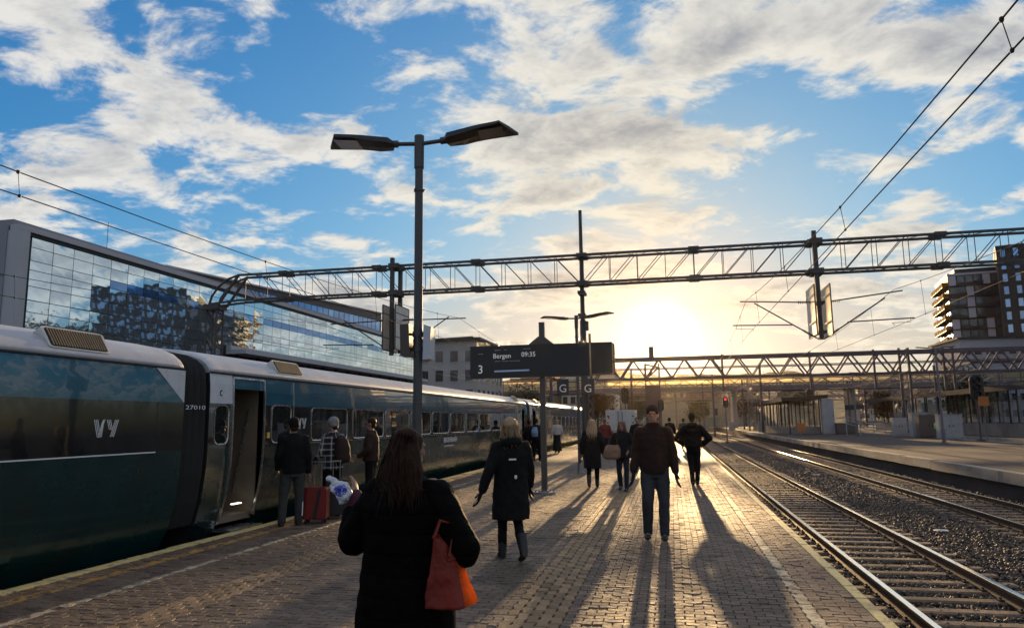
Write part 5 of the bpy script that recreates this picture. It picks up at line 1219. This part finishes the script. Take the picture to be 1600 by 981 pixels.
# tote bag hanging on her right arm
def translucent(name, c, tr=.6):
    m = bpy.data.materials.new(name); m.use_nodes = True; t = m.node_tree; t.nodes.clear(); q = N(t)
    pos = q('ShaderNodeTexCoord').outputs['Object']; nz = q('ShaderNodeTexNoise', {'Vector': pos, 'Scale': 9.0, 'Detail': 5.0}).outputs[0]
    cc = q.mix(nz, tuple(x*.75 for x in c), tuple(min(1, x*1.2) for x in c)); bp = q('ShaderNodeBump', {'Height': q.math('MULTIPLY', nz, .02), 'Distance': 1.0})
    d = q('ShaderNodeBsdfPrincipled', {'Base Color': cc, 'Roughness': .6, 'Normal': bp.outputs[0]}); tl = q('ShaderNodeBsdfTranslucent', {'Color': cc, 'Normal': bp.outputs[0]}); mx = q('ShaderNodeMixShader', {0: tr, 1: d.outputs[0], 2: tl.outputs[0]})
    t.links.new(mx.outputs[0], q('ShaderNodeOutputMaterial').inputs[0]); return m
m_tote = translucent('tote_shaded_fabric', (.24,.026,.012), .34); m_tote2 = translucent('tote_sunlit_fabric', (.85,.30,.06), .86)  # same fabric: dark red carries its shade, orange the sun through it
bx, by = -1.45, 3.95
def bag_sheet(name, quad, m, par, nx=10, nz=10, sag=.012):
    b = MB(); A, B_, C_, D_ = [Vector(p) for p in quad]; nrm = (B_-A).cross(D_-A).normalized(); v = []
    for j in range(nz+1):
        for i in range(nx+1):
            u, w = i/nx, j/nz; p = (A*(1-u)+B_*u)*(1-w)+(D_*(1-u)+C_*u)*w
            v.append(p+nrm*(sag*(math.sin(u*9+w*3)*.5+math.sin(w*7-u*4)*.4)*(.3+math.sin(math.pi*u))))
    b.add(v, [(j*(nx+1)+i, j*(nx+1)+i+1, (j+1)*(nx+1)+i+1, (j+1)*(nx+1)+i) for j in range(nz) for i in range(nx)], 0, True); return b.build(name, m, par, fix=False)
t = tag(empty('tote_bag', (bx+.27, by-.14, .66)), 'orange-red tote bag on the arm of the woman in the black coat', 'bag')
F_ = [(bx+.185,by-.25,.69),(bx+.365,by-.23,.69),(bx+.30,by-.20,.92),(bx+.225,by-.225,1.045)]
Bk = [(bx+.185,by-.13,.69),(bx+.435,by-.09,.70),(bx+.345,by-.09,.93),(bx+.235,by-.12,1.04)]
b = MB(); b.add(F_+Bk, [(0,1,2,3),(7,6,5,4),(1,5,6,2),(4,0,3,7),(0,4,5,1),(3,2,6,7)])
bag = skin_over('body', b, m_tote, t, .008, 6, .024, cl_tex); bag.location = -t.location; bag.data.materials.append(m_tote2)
for p_ in bag.data.polygons:      # outer gusset coloured as if the sun shone through it
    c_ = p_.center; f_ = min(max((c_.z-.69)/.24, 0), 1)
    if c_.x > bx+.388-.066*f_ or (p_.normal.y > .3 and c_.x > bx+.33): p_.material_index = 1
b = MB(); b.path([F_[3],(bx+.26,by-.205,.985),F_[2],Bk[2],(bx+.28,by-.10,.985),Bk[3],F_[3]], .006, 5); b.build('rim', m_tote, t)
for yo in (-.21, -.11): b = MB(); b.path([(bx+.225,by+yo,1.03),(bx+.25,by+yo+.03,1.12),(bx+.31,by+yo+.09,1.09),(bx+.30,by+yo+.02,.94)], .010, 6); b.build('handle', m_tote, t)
# crumpled white bag with a blue print in her left hand
t = tag(empty('plastic_bag', (bx-.46, by+.16, 1.22)), 'crumpled white plastic bag with a blue print in the hand of the woman in black', 'bag'); b = MB()
loftz(b, [(bx-.42,by+.10,1.165,.018,.015),(bx-.425,by+.11,1.19,.035,.03),(bx-.435,by+.12,1.225,.058,.035),(bx-.45,by+.125,1.26,.062,.035),(bx-.465,by+.13,1.285,.040,.02),(bx-.505,by+.13,1.295,.018,.01)]); limb(b, [(bx-.47,by+.13,1.28),(bx-.53,by+.13,1.31)], [.016,.008])
def printed():
    m = bpy.data.materials.new('plastic_white_blue_print'); m.use_nodes = True; t_ = m.node_tree; t_.nodes.clear(); q = N(t_); pos = q('ShaderNodeTexCoord').outputs['Object']
    nz = q('ShaderNodeTexNoise', {'Vector': pos, 'Scale': 60.0, 'Detail': 3.0}).outputs[0]
    dv = q('ShaderNodeVectorMath', {0: pos, 1: (bx-.437, by+.085, 1.247)}, operation='SUBTRACT').outputs[0]; dl = q('ShaderNodeVectorMath', {0: dv}, operation='LENGTH').outputs['Value']
    msk = q.math('MULTIPLY', q.math('LESS_THAN', q.math('ADD', dl, q.math('MULTIPLY', nz, .02)), .050), q.math('GREATER_THAN', nz, .40))
    bp = q('ShaderNodeBump', {'Height': q.math('MULTIPLY', q('ShaderNodeTexNoise', {'Vector': pos, 'Scale': 38.0, 'Detail': 2.0}).outputs[0], .02), 'Distance': 1.0})
    p = q('ShaderNodeBsdfPrincipled', {'Base Color': q.mix(msk, (.60,.60,.64), (.04,.06,.40)), 'Roughness': .35, 'Normal': bp.outputs[0]}); t_.links.new(p.outputs[0], q('ShaderNodeOutputMaterial').inputs[0]); return m
skin_over('body', b, printed(), t, .005, 0, .05, cl_tex2).location = -t.location
# ---- the person in the parka
def parka_extra(t, S, V, hp):
    b = MB(); b.box(-.06*S,.03*S,-.205*S,-.190*S,1.235*S,1.255*S); b.build('shoulder_logo', m_letter, t); b = MB(); b.ell((.02*S,-.215*S,1.03*S), (.018*S,.008*S,.026*S)); b.build('back_patch', m_letter, t)
    b = MB(); b.ell(V((0,-.03,1.50)), (.15*S,.13*S,.055*S)); skin_over('fur_trim', b, cloth('fur_brown', (.10,.075,.05)), t, .012, 1, .04, cl_tex2)
person('person in a long dark parka with fur hood and fair hair, walking away', (-1.93, 8.85, 0), R(24), 1.665, legs=[((-.08,.16,.50),(-.08,.20,.09)), ((.09,.02,.47),(.08,-.32,.16))],
    arms=[((-.28,-.08,1.12),(-.38,-.06,.86)), ((.25,.03,1.12),(.27,.12,.90))], top=dict(m=c_black, zb=.50, hem=.225, fat=1.08, arm=1.05, name='parka', hood=True), trousers=dict(m=c_black, fat=.9), shoes=dict(boot=True), head=dict(kind='bob', m=m_hairl), vox=.014, extra=parka_extra, gloves=c_black)
# ---- the man walking towards the camera
person('man in grey jeans, dark jacket and beanie walking towards the camera', (-.27, 10.75, 0), A180, 1.83, legs=[((-.11,.08,.49),(-.10,.06,.09)), ((.10,.10,.48),(.12,-.02,.10))],
    arms=[((-.245,-.02,1.14),(-.275,.05,.87)), ((.245,-.02,1.14),(.275,.06,.88))], top=dict(m=cloth('cloth_russet', (.030,.014,.010)), zb=.84, hem=.20, fat=.95, arm=.98, collar=1.53), trousers=dict(m=c_jean, fat=1.08), head=dict(kind='beanie', m=c_char), vox=.014, face_on=True, gloves=c_char)
# ---- the women and the man farther on
person('woman with long fair hair in a long dark coat, walking beside the lamp post', (-1.96, 18.5, 0), R(4), 1.66, legs=walk(.55, 1), top=dict(m=c_char, zb=.50, hem=.225, fat=1.02, name='coat'), trousers=dict(m=c_black, fat=.9), shoes=dict(boot=True), head=dict(kind='long', m=m_hairl, len=.28, w=1.15), vox=.018)
person('woman with auburn hair carrying a big shoulder bag, coming towards the camera', (-1.18, 17.9, 0), A180-.15, 1.61, legs=walk(.5, -1), arms=[((-.27,.0,1.12),(-.20,.16,1.0)), ((.27,.02,1.12),(.24,.16,.95))], top=dict(m=c_char, zb=.82, hem=.22, fat=1.05), trousers=dict(m=c_navy, fat=.95), head=dict(kind='long', m=m_hairr, len=.20, w=1.1), vox=.018, face_on=True)
person('man in black jacket with hands in pockets, walking by the yellow line', (.49, 19.4, 0), R(-2), 1.79, legs=[((-.07,.04,.49),(-.04,-.05,.09)), ((.09,.05,.49),(.06,.10,.09))], arms=[((-.40,-.06,1.13),(-.22,.12,.98)), ((.40,-.06,1.13),(.22,.12,.98))], top=dict(m=c_black, zb=.92, hem=.20, fat=1.1, arm=1.15, hood=True), trousers=dict(m=c_black, fat=.95), head=dict(kind='beanie', m=c_black), vox=.018)
t = tag(empty('shoulder_bag', (-.98, 17.72, .85)), 'big brown shoulder bag of the woman with auburn hair', 'bag'); b = MB(); loftz(b, [(-1.42,17.74,.72,.14,.08),(-1.42,17.74,.78,.21,.11),(-1.41,17.75,.95,.20,.11),(-1.40,17.76,1.06,.14,.06)]); skin_over('body', b, mat('leather_tan', (.22,.12,.07), .5, var=.15), t, .015, 3, .02).location = -t.location
b = MB(); b.path([(-1.53,17.75,1.03),(-1.38,17.82,1.38),(-1.27,17.80,1.38),(-1.30,17.77,1.04)], .014, 6); b.build('strap', m_sigk, t)
# ---- the three by the train door
def stripe(t, S, V, hp):
    for sx in (-1, 1):
        b = MB(); b.path([V((sx*.155,.0,.86)), V((sx*.185,.02,.62)), V((sx*.178,.03,.48)), V((sx*.175,.0,.30)), V((sx*.168,-.02,.16))], .010*S, 5); b.build('side_stripe', m_letter, t)
person('man in dark jacket and striped grey trousers by the open train door', (-6.10, 11.25, 0), R(38), 1.73, legs=[((-.13,.04,.48),(-.15,.02,.09)), ((.13,.05,.48),(.13,.10,.09))], arms=[((-.235,-.02,1.14),(-.22,.12,.92)), ((.235,-.02,1.12),(.26,.02,.86))], top=dict(m=c_black, zb=.84, hem=.20, fat=.97, arm=.98), trousers=dict(m=c_grey, fat=1.1), head=dict(kind='beanie', m=c_black), vox=.015, extra=stripe)
def plaid():
    m = bpy.data.materials.new('plaid_flannel'); m.use_nodes = True; t = m.node_tree; t.nodes.clear(); q = N(t); pos = q('ShaderNodeTexCoord').outputs['Object']; sp_ = q('ShaderNodeSeparateXYZ', {0: pos})
    def st(v, w, ph): return q.math('LESS_THAN', q.math('ABSOLUTE', q.math('SUBTRACT', q.math('FRACT', q.math('ADD', q.math('DIVIDE', v, .105), ph)), .5)), w)
    ang = q.math('MULTIPLY', q.math('ARCTAN2', sp_.outputs[1], sp_.outputs[0]), .19)
    a, c_ = st(ang, .10, .1), st(sp_.outputs[2], .10, .3); a2, c2_ = st(ang, .26, .6), st(sp_.outputs[2], .26, .8)
    base = q.mix(q.math('MULTIPLY', q.math('ADD', a2, c2_), .35), (.05,.048,.05), (.012,.012,.014)); base = q.mix(q.math('MULTIPLY', q.math('ADD', a, c_), .48), base, (.55,.52,.52))
    p = q('ShaderNodeBsdfPrincipled', {'Base Color': base, 'Roughness': .9, 'Specular IOR Level': .2}); t.links.new(p.outputs[0], q('ShaderNodeOutputMaterial').inputs[0]); return m
person('person in a black and white plaid shirt and grey beanie, stood beside the red suitcase', (-6.02, 12.55, 0), R(72), 1.74, legs=[((-.10,.03,.48),(-.10,.06,.09)), ((.10,.02,.48),(.11,-.05,.09))], arms=[((-.26,.02,1.14),(-.26,.18,.95)), ((.26,.0,1.13),(.26,.12,.90))], top=dict(m=plaid(), zb=.82, hem=.205, fat=1.05, arm=1.05, name='shirt'), trousers=dict(m=c_black, fat=1.2, hemw=1.35), shoes=dict(m=m_shoep), head=dict(kind='beanie', m=c_beanie), vox=.015, headturn=R(10))
def glasses(t, S, V, hp):
    b = MB()
    for sx in (-1, 1): b.ell(hp((sx*.032,.100,.010)), (.028*S,.010*S,.020*S), None, 10, 6); b.bar(hp((sx*.060,.09,.015)), hp((sx*.078,-.01,.012)), .006*S)
    b.build('sunglasses', m_sigk, t)
person('man in dark pullover with sunglasses, stood behind the plaid shirt by the train windows', (-5.85, 13.9, 0), R(100), 1.74, top=dict(m=c_brown, zb=.90, hem=.20, fat=1.02), trousers=dict(m=c_black), head=dict(kind='short', m=m_hairb), vox=.015, extra=glasses, arms=[((-.27,.0,1.13),(-.22,.20,1.0)), ((.27,.0,1.13),(.20,.20,1.02))])
# backpack of the person in plaid
t = tag(empty('backpack', (-5.80, 12.48, .95)), 'brown backpack on the shoulders of the person in plaid', 'backpack'); b = MB(); dx, dy = .95*.22, -.31*.22
loftz(b, [(-6.02+dx,12.55-.07,.93,.11,.11),(-6.02+dx*1.05,12.55-.07,1.0,.145,.155),(-6.02+dx,12.55-.07,1.2,.14,.15),(-6.02+dx*.9,12.55-.06,1.36,.11,.12),(-6.02+dx*.8,12.55-.05,1.42,.05,.06)]); skin_over('body', b, cloth('backpack_brown', (.035,.02,.017)), t, .014, 3, .02).location = -t.location
for yo in (-.12, .12): b = MB(); b.path([(-5.88,12.49+yo,1.36),(-6.00,12.55+yo,1.47),(-6.14,12.59+yo,1.38),(-6.16,12.60+yo,1.18)], .018, 6); b.build('strap', cloth('backpack_brown', (.035,.02,.017)), t)
def suitcase(x, y, rz, w, d, h, m, label, hz_=.42, strap=False):
    t = tag(empty('suitcase', (0,0,0)), label, 'suitcase', 'wheeled suitcases by the train')
    b = MB(); b.prism(rounded(-w/2, w/2, .07, .07+h, .05), lambda u, v, q: (u, q, v), -d/2+.03, d/2-.03); b.prism(rounded(-w/2+.02, w/2-.02, .09, .05+h, .045), lambda u, v, q: (u, q, v), -d/2, d/2); bo = b.build('shell', m, t)
    b = MB()
    for k in range(7): xx = -w/2+.06+(w-.12)*k/6; b.box(xx-.008,xx+.008,-d/2-.006,-d/2+.01,.12,h+.02)
    b.build('ribs', m, bo)
    if strap: b = MB(); b.bar((.02,-d/2-.012,.09),(.10,-d/2-.012,h+.05), .045, .006, up=(0,1,0)); b.build('strap', m_sigk, bo)
    b = MB()
    for sx in (-.06, .06): b.tube((sx,d/2-.05,h+.06),(sx,d/2-.05,h+.07+hz_), .007, n=6)
    b.bar((-.08,d/2-.05,h+.08+hz_),(.08,d/2-.05,h+.08+hz_), .025); b.build('handle', m_base, t)
    for sx in (-1, 1):
        for sy_ in (-1, 1): b = MB(); b.tube((sx*(w/2-.06)-.015,sy_*(d/2-.06),.035),(sx*(w/2-.06)+.015,sy_*(d/2-.06),.035), .035, n=10); b.build('wheel', m_sigk, t)
    t.location = (x, y, 0); t.rotation_euler.z = rz; return t
suitcase(-5.86, 11.62, R(10), .40, .27, .52, mat('suitcase_red', (.20,.018,.016), .4, var=.15, vscale=8), 'red wheeled suitcase with raised handle by the train door', .40, True)
suitcase(-5.78, 12.22, R(30), .38, .26, .60, mat('suitcase_black', (.013,.013,.014), .45, var=.2), 'black wheeled suitcase in front of the person in plaid', .30)
# ---- people farther down the platform
def far(label, x, y, face, H, top, trous, head, **k): return person(label, (x, y, 0), face, H, legs=k.pop('legs', walk(.5, 1)), top=top, trousers=dict(m=trous, fat=1.15), head=head, vox=.024, hands=True, **k)
far('person with fair hair, pale top and long dark skirt beside the train', -5.9, 38.5, R(20), 1.72, dict(m=c_pale, zb=.95, hem=.19), c_black, dict(kind='bob', m=m_hairl), extra=lambda t, S, V, hp: skin_over('skirt', (lambda b: (loftz(b, [(0,0,.12*S,.26*S,.24*S),(0,0,.5*S,.22*S,.2*S),(0,0,1.0*S,.17*S,.13*S)]), b)[1])(MB()), c_char, t, .02, 3, .03))
far('traveller in dark clothes with a pale blue pack, behind the board post', -5.55, 30.6, R(-10), 1.76, dict(m=c_char, zb=.86, hem=.21), c_black, dict(kind='short', m=m_hairb), extra=lambda t, S, V, hp: skin_over('day_pack', (lambda b: (loftz(b, [(0,-.2*S,1.0*S,.13*S,.09*S),(0,-.22*S,1.2*S,.15*S,.12*S),(0,-.18*S,1.4*S,.10*S,.06*S)]), b)[1])(MB()), cloth('pack_blue', (.20,.28,.42)), t, .02, 3))
far('second traveller in black next to the one with the pale blue pack', -6.05, 31.6, R(30), 1.70, dict(m=c_black, zb=.84, hem=.21), c_black, dict(kind='beanie', m=c_black))
far('person in a dark red jacket just behind the woman in the long coat', -3.05, 34.5, 0, 1.72, dict(m=c_red, zb=.86, hem=.21), c_navy, dict(kind='short', m=m_hairr))
far('person in dark clothes between the auburn woman and the man in the beanie', -1.35, 29.5, A180, 1.75, dict(m=c_char, zb=.86, hem=.21), c_black, dict(kind='short', m=m_hairb))
far('small distant person in black, left of the far pair on the platform', -.15, 41.5, 0, 1.75, dict(m=c_black, zb=.80, hem=.21), c_black, dict(kind='beanie', m=c_black))
far('small distant person in olive, right of the far pair on the platform', .62, 43.5, 0, 1.72, dict(m=c_green, zb=.86, hem=.21), c_black, dict(kind='short', m=m_hairb))
far('person in a dark red coat waiting at the far platform at the right border', 24.9, 57.8, R(90), 1.74, dict(m=c_red, zb=.62, hem=.22, name='coat'), c_pale, dict(kind='hood', m=c_red), legs=None)

# ================================================================== HAZE
hz = MB(); hz.box(-700, 760, -60, 1010, -2.2, 84)  # volume for slight haze, added mainly to imitate lens glare near the sun
m_hz = bpy.data.materials.new('haze_air'); m_hz.use_nodes = True; t_ = m_hz.node_tree; t_.nodes.clear(); q = N(t_)
pv = q('ShaderNodeVolumePrincipled', {'Color': (1.0,.84,.62,1), 'Density': .00002, 'Anisotropy': .9})
t_.links.new(pv.outputs[0], q('ShaderNodeOutputMaterial').inputs['Volume'])
tag(hz.build('haze', m_hz), 'thin haze over the railway yard, added mostly for sun glare', 'haze', kind='stuff')
